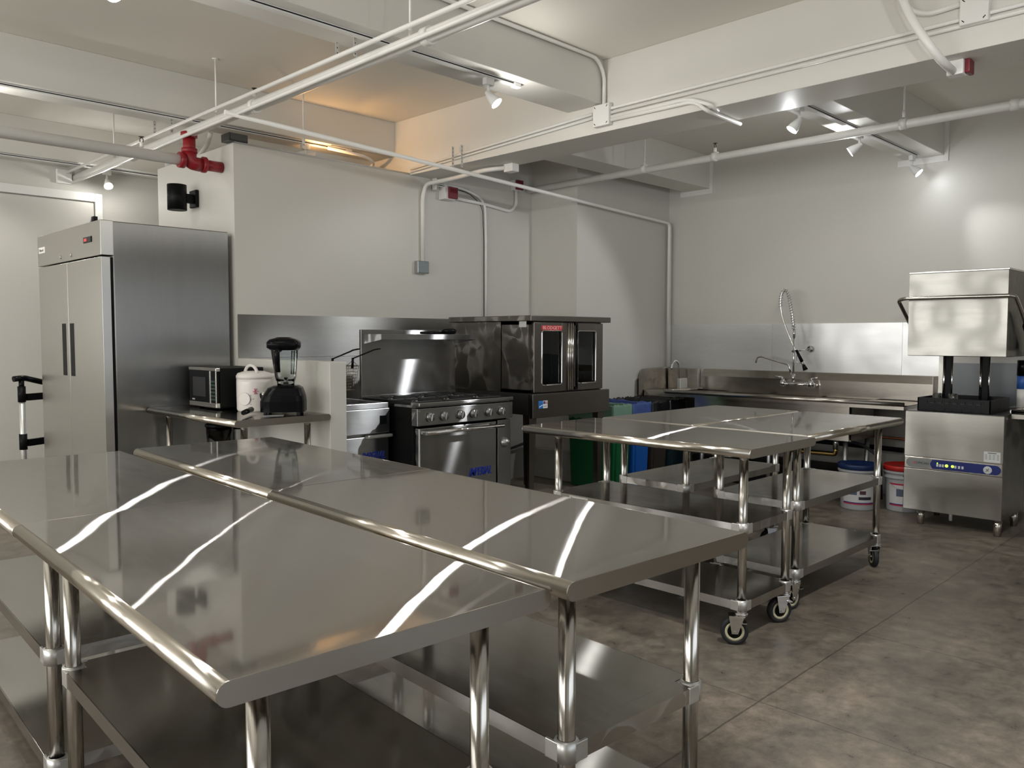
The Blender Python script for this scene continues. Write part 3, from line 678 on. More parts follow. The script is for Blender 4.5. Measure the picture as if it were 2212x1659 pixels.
# ------------------------------------------------------------------ convection oven
t = thing('convection_oven', 'dark steel two-door convection oven on tall legs, red name plate', 'oven', (5.17, 4.9, 0))
x0, x1, yf, yb = 4.685, 5.60, 4.455, 5.38
m = MB().box(x0, x1, yf+.30, yb, .975, 1.545).box(x0, x0+.05, yf, yf+.31, .975, 1.545).box(x1-.05, x1, yf, yf+.31, .975, 1.545).box(x0, x1, yf, yf+.31, .975, 1.0).box(x0, x1, yf, yf+.31, 1.52, 1.545)
m.build('cabinet', OVEN, t)
MB().box(x0-.022, x1+.075, yf-.05, yb+.01, 1.547, 1.592, .004).build('top_panel', OVEN, t)
MB().box(x0+.052, x1-.052, yf+.285, yf+.298, 1.005, 1.515).build('cavity_back', CAST, t)
rk = MB()
for i in range(5):
    z = 1.06+i*.095
    for j in range(10): rk.tube([(x0+.07+j*.086, yf+.06, z), (x0+.07+j*.086, yf+.27, z)], .0022, 5)
    rk.tube([(x0+.06, yf+.06, z), (x1-.06, yf+.06, z)], .003, 6)
for xx in (x0+.07, x1-.07, x0+.28): rk.tube([(xx, yf+.08, 1.01), (xx, yf+.08, 1.51)], .003, 6)
rk.build('oven_racks', ZINC, t)
def oven_door(xa, xb, wa, wb):
    za, zb, wz0, wz1 = .978, 1.538, 1.035, 1.472
    m = MB().box(xa, wa, yf-.035, yf, za, zb, .004).box(wb, xb, yf-.035, yf, za, zb, .004).box(wa-.002, wb+.002, yf-.035, yf, za, wz0, .002).box(wa-.002, wb+.002, yf-.035, yf, wz1, zb, .002)
    d = m.build('door', OVEN, t)
    m = MB().tube(bend([(wa+.05, yf-.037, wz0), (wb, yf-.037, wz0), (wb, yf-.037, wz1), (wa, yf-.037, wz1), (wa, yf-.037, wz0), (wa+.05, yf-.037, wz0)], .018), .0055, 8)
    m.build('window_frame', CHROME, d)
    MB().box(wa, wb, yf-.022, yf-.018, wz0, wz1).build('window_glass', OVENGLASS, d)
    return d
dl = oven_door(4.715, 5.185, 4.805, 5.045); dr = oven_door(5.195, 5.585, 5.245, 5.485)
for k in range(3): MB().tube([(5.125+k*.026, yf-.040, .985), (5.125+k*.026, yf-.040, 1.535)], .011, 12).build('door_bar', LEGM, dl)
MB().tube([(5.212, yf-.055, 1.0), (5.212, yf-.055, 1.535)], .011, 12).box(5.20, 5.225, yf-.06, yf-.03, 1.52, 1.545, .003).box(5.20, 5.225, yf-.06, yf-.03, .985, 1.01, .003).build('door_handle', BLACKP, dr)
pl = MB().box(4.798, 5.05, yf-.040, yf-.034, 1.477, 1.515, .005).build('name_plate', plain('name_plate_red', (.42, .03, .035), .35), dl)
text('BLODGETT', 'maker_lettering', plain('plate_pink_white', (.75, .45, .42), .4), dl, (4.81, yf-.0405, 1.483), .038, (0, -1, 0), extrude=.0012, width=.225)
m = MB()
for z in (1.505, 1.45, 1.22, 1.35, 1.01): m.box(5.586, 5.60, yf-.02, yf, z, z+.02, .003)
m.build('hinge_studs', CHROME, dr)
pn = MB().box(4.69, 5.668, yf-.045, yf-.005, .775, .968, .004).box(4.72, 5.64, yf-.047, yf-.044, .80, .803).box(4.72, 5.64, yf-.047, yf-.044, .888, .891).build('lower_panel', OVEN, t)
MB().box(4.757, 4.81, yf-.0465, yf-.045, .852, .912).build('blue_sticker', plain('sticker_blue', (.02, .19, .55), .4), pn)
MB().box(4.81, 4.863, yf-.0465, yf-.045, .852, .912).build('white_sticker', WHITE, pn)
m = MB()
for k in range(3): m.box(4.832, 4.858, yf-.0475, yf-.0465, .886+k*.008, .890+k*.008)
m.build('flag_stripes', plain('sticker_red', (.5, .06, .06), .5), pn)
MB().box(4.814, 4.832, yf-.0475, yf-.0465, .886, .908).build('flag_canton', plain('flag_navy', (.02, .03, .15), .5), pn)
text('NSF', 'print', DARKPRINT, pn, (4.818, yf-.0468, .86), .02, (0, -1, 0), extrude=.0004, width=.036)
MB().box(4.761, 4.806, yf-.0475, yf-.0465, .868, .874, rot=Matrix.Rotation(-.35, 3, 'Y')).build('white_swoosh', WHITE, pn)
MB().box(x0, x1, yf+.0, yb, .80, .973).build('base_frame', DARKS, t)
MB().box(x0-.002, x0, 4.475, 4.555, 1.50, 1.548).build('side_data_plate', ALU, t)
for (x, y) in ((x0+.045, yf+.03), (x1-.005, yf+.03), (x0+.045, yb-.06), (x1-.02, yb-.06)):
    m = MB().prism([(x-.045, y-.045), (x+.045, y-.045), (x+.02, y+.03), (x-.03, y+.03)], .70, .80)
    b_ = MB(); top = [(x-.042, y-.04), (x+.042, y-.04), (x+.03, y+.03), (x-.03, y+.03)]; bot = [(x-.018-.012, y-.030), (x+.008, y-.030), (x+.008, y+.012), (x-.030, y+.012)]
    A = [b_._v((p[0], p[1], .80)) for p in top]; B = [b_._v((p[0], p[1], .02)) for p in bot]
    for k in range(4): b_.bm.faces.new((A[k], A[(k+1) % 4], B[(k+1) % 4], B[k]))
    b_.bm.faces.new(A); b_.bm.faces.new(B[::-1]); m.bm.free()
    b_.lathe([(.014, 0), (.016, .02)], (x-.01, y-.01, 0))
    b_.build('leg', OVEN, t)
org(5.3, 5.55, 0)
tag(MB().tube(bend([(4.60, 5.6, .93), (4.60, 5.5, .60), (4.58, 5.35, .25), (4.66, 5.1, .03), (4.95, 5.0, .03), (5.05, 5.25, .03), (4.8, 5.35, .03), (4.72, 5.15, .035)], .12), .013, 10).build('power_cable', RUBBER), 'black power cable hanging and coiling on the floor beside the oven', 'cable')
org(5.45, 5.68, .4)
t = thing('gas_connector', 'dark gas hose with a steel valve low on the block wall under the oven', 'gas hose', (5.7, 5.7, .33))
MB().tube(bend([(4.9, 5.68, .22), (5.3, 5.66, .25), (5.85, 5.62, .36)], .1), .014, 8).build('hose', RUBBER, t)
MB().lathe([(.03, 0), (.034, .02), (.02, .05)], (5.88, 5.60, .36), 'x').build('valve', ALU, t)
MB().lathe([(.06, 0), (.09, .03), (.09, .15), (.05, .18)], (4.98, 5.45, 0)).build('regulator', BLACKM, t)

# ------------------------------------------------------------------ waste bins
def bin_(x, label, mat, bag, bagmat, extra=None):
    t = thing('waste_bin', label, 'bin', (x+.135, 4.83, 0))
    m = MB(); ya, yb = 4.56, 5.10; k = .02
    A = [m._v(p) for p in ((x+k, ya+k, .01), (x+.265-k, ya+k, .01), (x+.265-k, yb-k, .01), (x+k, yb-k, .01))]
    B = [m._v(p) for p in ((x, ya, .76), (x+.265, ya, .76), (x+.265, yb, .76), (x, yb, .76))]
    C = [m._v(p) for p in ((x+.01, ya+.01, .76), (x+.255, ya+.01, .76), (x+.255, yb-.01, .76), (x+.01, yb-.01, .76))]
    D = [m._v(p) for p in ((x+.02, ya+.02, .55), (x+.245, ya+.02, .55), (x+.245, yb-.02, .55), (x+.02, yb-.02, .55))]
    m.bm.faces.new(A[::-1]); m.bm.faces.new(D)
    for P, Q in ((A, B), (B, C), (C, D)):
        for i in range(4): m.bm.faces.new((P[i], P[(i+1) % 4], Q[(i+1) % 4], Q[i]))
    m.box(x+.045, x+.055, ya-.003, ya+.01, .03, .70)
    m.build('body', mat, t)
    # bag folded over the rim, rippled
    m = MB(); n_ = 60; P = []; pts = []
    for i in range(n_):
        f = i/n_*4; s_ = int(f); u = f-s_; cs = ((x-.008, ya-.008), (x+.273, ya-.008), (x+.273, yb+.008), (x-.008, yb+.008))
        a_, b_ = cs[s_], cs[(s_+1) % 4]; pts.append((a_[0]+(b_[0]-a_[0])*u, a_[1]+(b_[1]-a_[1])*u))
    rnd = random.Random(int(x*100)); cx_, cy_ = x+.1325, (ya+yb)/2
    prof = [(.90, .60), (.95, .775), (.99, .79), (1.005, .77), (1.01, .66)]
    rings = []
    for (k_, z) in prof:
        ring = []
        for (px, py) in pts:
            w_ = rnd.uniform(-.012, .012) if z < .77 else rnd.uniform(-.004, .012)
            kk = k_+w_*.9; ring.append(m._v((cx_+(px-cx_)*kk, cy_+(py-cy_)*kk, z+(w_*2 if z < .7 else w_)+.008)))
        rings.append(ring)
    for i in range(len(rings)-1):
        for k in range(n_): m.bm.faces.new((rings[i][k], rings[i][(k+1) % n_], rings[i+1][(k+1) % n_], rings[i+1][k]))
    m.build('bin_bag', bagmat, t, smooth=True, label=bag)
    return t
bin_(5.925, 'green waste bin with a pale green bag beside the oven', plain('bin_green', (.005, .115, .035), .45), 'pale green liner', plain('bag_green', (.17, .30, .22), .4, trans=0))
bin_(6.23, 'blue waste bin with a blue bag, between the green and brown ones', plain('bin_blue', (.008, .10, .42), .45), 'blue liner', plain('bag_blue', (.05, .09, .30), .35))
b3 = bin_(6.535, 'dark brown waste bin with a black bag and small white tag', plain('bin_brown', (.035, .028, .024), .5), 'black liner', plain('bag_black', (.01, .01, .012), .25))
org(6.6675, 4.83, 0); MB().box(6.63, 6.67, 4.545, 4.549, .60, .68).build('white_tag', WHITE, b3)
bin_(6.84, 'dark teal bin at the right end of the bin row under the hand sink', plain('bin_teal', (.006, .022, .028), .5), 'black liner', plain('bag_black', (.01, .01, .012), .25))

# ------------------------------------------------------------------ hand sink in the corner
t = thing('hand_sink', 'small wall-mounted steel hand sink with side splashes in the corner', 'sink', (7.4, 4.95, .8))
m = MB().box(7.16, 7.60, 4.72, 5.10, .855, .865).box(7.155, 7.165, 4.72, 5.10, .80, .866, .003).box(7.16, 7.60, 4.715, 4.725, .80, .866, .003).box(7.16, 7.6, 5.095, 5.105, .80, .866, .003).box(7.60, 7.635, 4.72, 5.10, .80, 1.085, .003)
m.build('deck', SINKS, t)
MB().lathe([(.12, .70), (.15, .73), (.165, .80), (.17, .856)], (7.36, 4.91, 0)).build('bowl', SINKS, t)
MB().prism([(7.08, .80), (7.62, .80), (7.62, 1.10), (7.14, 1.085), (7.10, 1.05), (7.08, 1.0)], 5.115, 5.12, 'y').build('side_splash', SINKS, t)
MB().prism([(7.04, .60), (7.5, .60), (7.5, 1.0), (7.10, 1.0), (7.05, .97)], 5.128, 5.134, 'y').build('lower_wall_plate', SINKS, t)
MB().tube([(7.60, 4.91, .95), (7.52, 4.91, .95)] + [(7.52, 4.91, .95)] + arc((7.45, 4.91, 1.10), .07, 0, PI, 12, 'xz') + [(7.38, 4.91, 1.06)], .011, 10).build('faucet', CHROME, t)
MB().cyl((7.36, 4.91, .55), (7.36, 4.91, .70), .022).build('drain_tube', CHROME, t)
t = thing('soap_tray', 'square steel splash box standing at the hand sink edge', 'box', (7.24, 4.72, .8))
MB().box(7.17, 7.30, 4.66, 4.70, .87, 1.0, .004).build('box', ALU, t)

# ------------------------------------------------------------------ compartment sink
t = thing('compartment_sink', 'long stainless compartment sink with drainboards along the right wall', 'sink', (7.2, 3.45, 0))
xa, xb, ya, yb = 6.83, 7.50, 2.35, 4.62
m = MB()
bas = [(2.80, 3.26), (3.32, 3.78), (3.84, 4.30)]
m.box(xa, xa+.09, ya, yb, .868, .872).box(xb-.09, xb, ya, yb, .868, .872).box(xa, xb, ya, bas[0][0], .868, .872).box(xa, xb, bas[-1][1], yb, .868, .872)
for i in range(2): m.box(xa, xb, bas[i][1], bas[i+1][0], .868, .872)
m.build('drainboard', SINKS, t)
MB().tube([(xa, ya, .885), (xa, yb, .885)], .018, 14).tube([(xa, yb, .885), (xb, yb, .885)], .018, 14).box(xa-.002, xa+.004, ya, yb, .84, .885).build('rolled_rim', SINKS, t)
m = MB().box(xb, xb+.012, ya, yb, .87, 1.02).box(xb+.05, XE-.02, ya, yb, 1.085, 1.088)
m.prism([(xb, 1.045), (xb+.05, 1.088), (xb+.062, 1.088), (xb+.012, 1.045)], ya, yb, 'y') if False else None
b_ = m.bm; q = [m._v((xb, ya, 1.02)), m._v((xb, yb, 1.02)), m._v((xb+.05, yb, 1.088)), m._v((xb+.05, ya, 1.088))]; b_.faces.new(q)
m.box(xb, XE-.02, ya-.003, ya, .87, 1.086)
m.build('backsplash', SINKS, t)
MB().box(6.868, 6.874, 2.80, 4.30, .545, .866).build('front_panel', SINKS, t)
for (y0, y1) in bas:
    m = MB().box(xa+.085, xa+.09, y0, y1, .545, .87).box(xb-.09, xb-.085, y0, y1, .545, .87).box(xa+.085, xb-.085, y0, y0+.005, .545, .87).box(xa+.085, xb-.085, y1-.005, y1, .545, .87).box(xa+.085, xb-.085, y0, y1, .54, .546)
    bo = m.build('basin', SINKS, t)
    MB().lathe([(.045, .535), (.045, .545)], (7.16, (y0+y1)/2, 0)).cyl((7.16, (y0+y1)/2, .43), (7.16, (y0+y1)/2, .54), .025).build('drain_outlet', CHROME, bo)
for (x, y) in ((6.93, 2.85), (7.40, 2.85), (6.93, 3.55), (7.40, 3.55), (6.93, 4.25), (7.40, 4.25)):
    MB().cyl((x, y, .0), (x, y, .545), .0205).lathe([(.035, 0), (.03, .012), (.022, .02)], (x, y, 0)).build('leg', ZINC, t)
st = MB().box(xb+.0445, xb+.0455, 4.45, 4.56, 1.055, 1.08).build('label_sticker', ALU, t) if False else None
# drain pipes
BRASS = plain('brass_pipe', (.48, .34, .12), .25, 1.0); COPPER = plain('copper_pipe', (.35, .12, .06), .35, 1.0)
org(7.16, 3.3, .4)
tag(MB().tube(bend([(7.16, 3.03, .45), (7.16, 3.03, .385), (7.16, 3.3, .38), (7.16, 4.6, .40)], .05), .021, 12).build('drain_pipe', BRASS), 'brass drain pipe running below the sink basins', 'pipe')
tag(MB().tube(bend([(7.59, 2.0, .52), (7.59, 3.2, .52), (7.59, 4.7, .54)], .05), .010, 8).build('water_pipe', COPPER), 'thin copper water pipe along the wall under the sink', 'pipe')
tag(MB().tube([(7.58, 2.6, .42), (7.58, 4.8, .45)], .022, 8).build('waste_pipe', BLACKP), 'black waste pipe behind the brass drain under the sink', 'pipe')
tag(MB().tube(bend([(7.2, 2.98, .50), (7.15, 2.80, .50), (7.1, 2.62, .40), (7.08, 2.60, .05)], .08), .014, 8).build('drain_hose', RUBBER), 'grey flexible hose dropping beside the blue-lidded bucket', 'hose')
org(7.3, 3.4, 0)
tag(MB().box(7.15, 7.6, 2.95, 4.5, .001, .24, .01).build('grease_trap', BLACKM), 'low black grease trap box on the floor below the sink', 'box')
t = thing('bleach_jug', 'white jug with a red mark on the black box below the sink', 'jug', (7.05, 3.95, .24))
MB().box(7.16, 7.30, 4.06, 4.30, .24, .52, .03).build('body', WHITE, t)
MB().box(7.158, 7.16, 4.10, 4.20, .40, .47, rot=Matrix.Rotation(.3, 3, 'X')).build('red_mark', plain('mark_red', (.6, .02, .05), .4), t)

# ------------------------------------------------------------------ pre-rinse faucet
t = thing('prerinse_faucet', 'tall chrome pre-rinse spray faucet with coiled spring hose', 'faucet', (7.45, 3.55, 1.0))
fx = 7.44
MB().cyl((fx, 3.38, .975), (fx, 3.68, .975), .019).lathe([(.018, .95), (.028, .96), (.028, .99), (.016, 1.02)], (fx, 3.68, 0)).lathe([(.018, .95), (.028, .96), (.028, .99), (.016, 1.02)], (fx, 3.40, 0)).cyl((fx, 3.38, .97), (7.50, 3.38, .97), .02).cyl((fx, 3.68, .97), (7.50, 3.68, .97), .02).build('mixer_body', CHROME, t)
for y, d_ in ((3.685, .07), (3.395, -.07)):
    MB().cyl((fx, y, 1.015), (fx, y, 1.04), .010).tube([(fx, y, 1.038), (fx-.01, y+d_, 1.045)], .007, 8).build('tap_lever', CHROME, t)
MB().cyl((fx, 3.575, .98), (fx, 3.575, 1.46), .0095).cyl((fx, 3.575, 1.0), (fx, 3.575, 1.07), .017).box(fx-.02, fx+.03, 3.56, 3.59, 1.28, 1.30, .003).cyl((fx, 3.575, 1.285), (7.60, 3.50, 1.31), .008).lathe([(.03, 0), (.025, .01)], (7.62, 3.50, 1.31), 'x').build('riser_pipe', CHROME, t)
MB().tube(bend([(fx, 3.60, 1.06), (fx, 3.62, 1.16), (fx, 3.68, 1.175), (fx-.02, 3.90, 1.235), (fx-.02, 3.945, 1.225), (fx-.02, 3.955, 1.17)], .04), .010, 10).build('swing_spout', CHROME, t)
hose = [(fx, 3.575, 1.46), (fx, 3.59, 1.60), (fx, 3.615, 1.72), (fx, 3.632, 1.81), (fx, 3.66, 1.875), (fx, 3.69, 1.875), (fx, 3.715, 1.83), (fx, 3.722, 1.74), (fx, 3.70, 1.62), (fx, 3.645, 1.48), (fx, 3.58, 1.34), (fx, 3.545, 1.28)]
hp = bend(hose, .06, 4)
MB().tube(hp, .0085, 8).build('hose', CHROME, t)
m = MB(); tot = 0; L_ = [0]
for i in range(1, len(hp)): tot += (Vector(hp[i])-Vector(hp[i-1])).length; L_.append(tot)
def at(s_):
    for i in range(1, len(L_)):
        if s_ <= L_[i]:
            f = (s_-L_[i-1])/max(1e-6, L_[i]-L_[i-1]); return Vector(hp[i-1]).lerp(Vector(hp[i]), f), (Vector(hp[i])-Vector(hp[i-1])).normalized()
    return Vector(hp[-1]), Vector((0, 0, -1))
pts = []; s0, s1 = .04, .62; turns = 24
for i in range(turns*10+1):
    f = i/(turns*10); p, tg = at(s0+(s1-s0)*f); nx = Vector((1, 0, 0)); ny = tg.cross(nx).normalized(); a_ = 2*PI*turns*f
    pts.append(p + nx*.019*math.cos(a_) + ny*.019*math.sin(a_))
m.tube(pts, .0042, 5).build('coil_spring', CHROME, t)
MB().cyl((fx, 3.575, 1.42), (fx, 3.575, 1.50), .014).build('spring_socket', CHROME, t)
MB().tube([(fx, 3.55, 1.30), (fx, 3.49, 1.19)], [.012, .017], 12).tube([(fx, 3.478, 1.165), (fx, 3.455, 1.115)], [.014, .024], 14).build('spray_handle', BLACKP, t)
MB().tube([(fx, 3.49, 1.195), (fx, 3.476, 1.16)], .015, 12).tube(bend([(fx-.015, 3.535, 1.25), (fx-.03, 3.54, 1.19), (fx-.015, 3.49, 1.175)], .03), .004, 6).build('spray_trigger', CHROME, t)

# ------------------------------------------------------------------ buckets
def bucket(x, y, label, lid, col):
    t = thing('bucket', label, 'bucket', (x, y, 0))
    BW = plain('bucket_white', (.42, .44, .46), .4)
    MB().lathe([(.128, 0), (.132, .01), (.146, .30), (.150, .335)], (x, y, 0), seg=36).build('pail', BW, t)
    MB().lathe([(.152, .27), (.158, .272), (.158, .285), (.152, .287), (.152, .31), (.160, .312), (.160, .33), (.152, .332)], (x, y, 0), seg=36, cap=False).build('rim_bands', BW, t)
    MB().lathe([(.150, .335), (.160, .336), (.163, .372), (.158, .378), (.150, .366), (.0, .364)], (x, y, 0), seg=36).build('lid', lid, t)
    m = MB(); n_ = 16; a0, a1 = math.radians(150), math.radians(262)
    def band(z0, z1, aa, ab, off, mat, name, par):
        m = MB(); A = []; B = []
        for i in range(n_+1):
            a_ = aa+(ab-aa)*i/n_; ra = .132+.0483*z0+off; rb = .132+.0483*z1+off
            A.append(m._v((x+ra*math.cos(a_), y+ra*math.sin(a_), z0))); B.append(m._v((x+rb*math.cos(a_), y+rb*math.sin(a_), z1)))
        for i in range(n_): m.bm.faces.new((A[i], A[i+1], B[i+1], B[i]))
        return m.build(name, mat, par)
    lb = band(.055, .235, a0, a1, .0015, plain('label_white', (.62, .62, .63), .5), 'label', t)
    band(.222, .236, a0, a1, .0022, col, 'top_band', lb); band(.050, .060, a0, a1, .0022, plain('label_red', (.45, .02, .06), .5), 'bottom_band', lb)
    band(.060, .068, a0, a1, .0022, plain('label_navy', (.02, .03, .2), .5), 'blue_band', lb)
    band(.13, .19, a0+.45, a0+.85, .0022, plain('label_photo', (.10, .12, .18), .5), 'picture', lb)
    band(.135, .165, a0+1.0, a0+1.35, .0022, plain('label_dark', (.09, .03, .05), .5), 'print_block', lb)
    band(.09, .115, a0+.95, a0+1.7, .0022, plain('label_ink', (.03, .03, .05), .5), 'print_line', lb)
    h = [(x+.155*math.cos(a_), y+.155*math.sin(a_), .29-.10*math.sin((a_-2.2)/2.6*PI)) for a_ in [2.2+2.6*i/16 for i in range(17)]]
    MB().tube(h, .0022, 5).build('wire_handle', ZINC, t)
bucket(6.84, 2.70, 'white detergent bucket with a dark blue lid under the sink end', plain('lid_blue', (.01, .03, .12), .4), plain('label_grey', (.3, .3, .33), .5))
bucket(7.03, 2.40, 'white detergent bucket with a red lid tucked behind the dishwasher', plain('lid_red', (.52, .02, .015), .4), plain('label_red', (.45, .02, .06), .5))

# ------------------------------------------------------------------ hood dishwasher
t = thing('hood_dishwasher', 'pass-through hood dishwasher with raised hood and blue control strip', 'dishwasher', (6.8, 1.89, 0))
x0, x1, y0, y1 = 6.50, 7.10, 1.558, 2.222
MB().box(x0+.006, x1, y0+.003, y1-.003, .12, .862, .003).build('body', DISHB, t)
MB().box(x0-.004, x0+.008, y0, y1, .528, .866, .003).build('upper_front', DISHB, t)
MB().box(x0-.004, x0+.008, y0, y1, .122, .434, .003).build('lower_front', DISHB, t)
MB().box(x0, x1, y0, y1, .862, .872, .003).build('tank_top', DARKS, t)
cpn = MB().box(x0-.006, x0+.008, y0+.004, y1-.004, .438, .524, .003).build('control_panel', EDGEY, t)
def pill(ya, yb, za, zb, left_round, right_round, cutl=0, cutr=0):
    r_ = (zb-za)/2; zc = (za+zb)/2; P = []
    # drawn in (y,z); larger y = left in view
    if left_round: P += [(yb-r_+r_*math.cos(a_), zc+r_*math.sin(a_)) for a_ in [-PI/2+PI*i/12 for i in range(13)]]
    else: P += [(yb-cutl, za), (yb, zb)] if cutl >= 0 else [(yb, za), (yb+cutl, zb)]
    if right_round: P += [(ya+r_+r_*math.cos(a_), zc+r_*math.sin(a_)) for a_ in [PI/2+PI*i/12 for i in range(13)]]
    else: P += [(ya+cutr, zb), (ya, za)] if cutr >= 0 else [(ya, zb), (ya-cutr, za)]
    return P
MB().prism(pill(2.02, 2.205, .447, .515, True, False, 0, -.035), x0-.0085, x0-.006, 'x').build('grey_strip', plain('strip_grey', (.22, .23, .23), .4), cpn)
MB().prism(pill(1.568, 2.055, .447, .515, False, True, .035, 0), x0-.0083, x0-.006, 'x').build('blue_strip', plain('strip_blue', (.008, .018, .14), .35), cpn)
text('HOBICAN', 'maker_lettering', plain('strip_black', (.01, .01, .01), .5), cpn, (x0-.0088, 2.13, .472), .026, (-1, 0, 0), extrude=.0006, width=.09) if False else text('OMCAN', 'maker_lettering', plain('strip_black', (.01, .01, .01), .5), cpn, (x0-.0088, 2.135, .473), .026, (-1, 0, 0), extrude=.0006, width=.088)
MB().box(x0-.0095, x0-.0085, 2.137, 2.150, .474, .480, rot=Matrix.Rotation(.6, 3, 'X')).box(x0-.0095, x0-.0085, 2.137, 2.150, .484, .490, rot=Matrix.Rotation(-.6, 3, 'X')).build('red_mark', plain('mark_red', (.6, .02, .05), .4), cpn)
for k, yy in enumerate((1.985, 1.966, 1.947, 1.862, 1.838, 1.815)):
    MB().box(x0-.0095, x0-.008, yy-.007, yy+.007, .466, .486, .001).build('button', plain('button_white', (.6, .62, .65), .4), cpn)
LED = plain('green_led', (.3, .8, .05), .4, emit=(.45, 1.0, .05), estr=3.0)
for yy, r_ in ((1.922, .011), (1.882, .010), (1.985, .004)):
    MB().lathe([(r_, 0), (r_*.8, -.003)], (x0-.0085, yy, .478 if r_ > .005 else .492), 'x', 12).build('led', LED, cpn)
MB().lathe([(.028, 0), (.028, -.004), (.024, -.006)], (x0-.008, 1.652, .478), 'x').build('temperature_gauge', plain('gauge_face', (.55, .57, .58), .35), cpn)
MB().box(x0-.016, x0-.0145, 1.650, 1.654, .462, .494, rot=Matrix.Rotation(.7, 3, 'X')).box(x0-.016, x0-.0145, 1.650, 1.654, .466, .49, rot=Matrix.Rotation(-.8, 3, 'X')).build('gauge_hand', DARKPRINT, cpn)
stk = MB().box(x0-.0055, x0-.004, 1.575, 1.68, .535, .61).build('data_plate', plain('plate_white', (.60, .61, .60), .5), t)
m = MB().box(x0-.0065, x0-.0055, 1.60, 1.655, .598, .604)
for i in range(4):
    for j in range(4): m.box(x0-.0065, x0-.0055, 1.583+j*.025, 1.598+j*.025, .556+i*.010, .559+i*.010)
m.build('print', DARKPRINT, stk)
MB().lathe([(.005, 0), (.005, -.004)], (x0-.004, 1.565, .32), 'x', 10).build('screw', CHROME, t)
MB().box(x0-.002, x0+.0, 2.222, 2.228, .36, .366).build('side_catch', BLACKM, t)
hood = MB().box(x0-.002, x0+.56, y0+.002, y1-.002, 1.285, 1.900, .005).build('hood', DISH, t)
MB().box(x0-.006, x0+.565, y0-.002, y1+.002, 1.896, 1.910, .003).build('hood_cap', EDGEY, hood)
hp_ = bend([(7.06, y0-.055, 1.30), (6.62, y0-.055, 1.60), (6.44, y0-.055, 1.705), (6.415, y0-.02, 1.712), (6.415, y1+.0, 1.712), (6.44, y1+.055, 1.70), (6.62, y1+.055, 1.58), (6.95, y1+.055, 1.36)], .07)
MB().tube(hp_, .0135, 14).build('lift_handle', LEGM, t)
MB().box(6.84, 6.87, y0-.075, y0-.03, 1.33, 1.45, .003).box(6.80, 6.80+.02, y0-.05, y0-.035, 1.35, 1.55, rot=Matrix.Rotation(-.9, 3, 'Y')).tube([(6.70, y0-.04, 1.60), (7.02, y0-.04, 1.30)], .012, 8).build('handle_link', BLACKM, t)
for (ya_, yb_) in ((2.045, 2.12), (1.785, 1.86)):
    MB().box(6.99, 7.03, ya_+.012, yb_-.02, .87, 1.29).build('lift_post', BLACKM, t)
    MB().cyl((6.985, yb_-.012, .87), (6.985, yb_-.012, 1.29), .009).cyl((6.985, ya_+.004, .87), (6.985, ya_+.004, 1.29), .006).build('guide_rod', CHROME, t)
MB().box(7.04, 7.10, 2.125, 2.165, .87, 1.30).build('rear_column', DISHB, t)
for (x, y) in ((6.597, 2.125), (6.55, 1.592), (7.02, 1.60), (7.02, 2.14)):
    MB().lathe([(.022, 0), (.022, .03), (.026, .035), (.0275, .12)], (x, y, 0)).build('leg', LEGM, t)
MB().cyl((6.72, 1.95, .03), (6.72, 1.95, .12), .012).build('drain_spout', WHITE, t)

def pillow(y_a, y_b, z_a, z_b, x, depth, name, mat, parent):
    m = MB(); ny, nz = 28, 18; G = []
    for i in range(ny+1):
        row = []
        for j in range(nz+1):
            u = -1+2*i/ny; v = -1+2*j/nz
            row.append(m._v((x+depth*(1-u**4)*(1-v**4)*(.75+.25*math.cos(u*5)*math.cos(v*3)), y_a+(y_b-y_a)*i/ny, z_a+(z_b-z_a)*j/nz)))
        G.append(row)
    for i in range(ny):
        for j in range(nz): m.bm.faces.new((G[i][j], G[i+1][j], G[i+1][j+1], G[i][j+1]))
    return m.build(name, mat, parent, smooth=True)
ORG = Vector((6.8, 1.89, 0))
pillow(1.562, 2.218, 1.289, 1.894, 6.490, .0075, 'front_skin', DISH, hood)
# dish rack and tumblers
t = thing('dish_rack', 'square black plastic dish rack sitting on the open dishwasher', 'dish rack', (6.80, 1.90, .872))
x0, x1, y0, y1 = 6.545, 7.04, 1.66, 2.155; z0, z1 = .873, .972
RK = plain('rack_plastic', (.004, .005, .006), .4, spec=.2)
m = MB().box(x0, x1, y0, y0+.012, z0, z1, .003).box(x0, x1, y1-.012, y1, z0, z1, .003).box(x0, x0+.012, y0, y1, z0, z1, .003).box(x1-.012, x1, y0, y1, z0, z1, .003)
for k in range(7): m.box(x0, x1, y0+.06+k*.062, y0+.066+k*.062, z0, z0+.012).box(x0+.06+k*.062, x0+.066+k*.062, y0, y1, z0, z0+.012)
m.build('walls', RK, t)
m = MB()
for k in range(8):
    yy = y0+.055+k*.052
    m.tube([(x0-.001, yy+.008*math.cos(q), z0+.065+.022*math.sin(q)) for q in [2*PI*i/10 for i in range(11)]], .002, 5)
    if k < 7: m.box(x0-.002, x0, yy+.014, yy+.040, z0+.060, z0+.064)
m.tube([(x0-.001, y0+.19, z0+.012), (x0-.001, y0+.19, z0+.03), (x0-.001, y0+.30, z0+.03), (x0-.001, y0+.30, z0+.012)], .002, 5)
m.build('moulded_rings', plain('rack_ring', (.016, .017, .019), .4), t)
for (y, lb_) in ((2.052, 'upturned clear tumbler at the left corner of the black rack'), (1.942, 'upturned clear tumbler nearer the middle of the black rack')):
    org(6.66, y, z0+.012)
    o = MB().lathe([(.040, z0+.013), (.036, z0+.06), (.032, z0+.125), (.028, z0+.13), (.0, z0+.128)], (6.66, y, 0), seg=24).build('tumbler', TUMB, None); tag(o, lb_, 'glass', 'tumblers in the dish rack')
    o['group'] = 'tumblers in the dish rack'
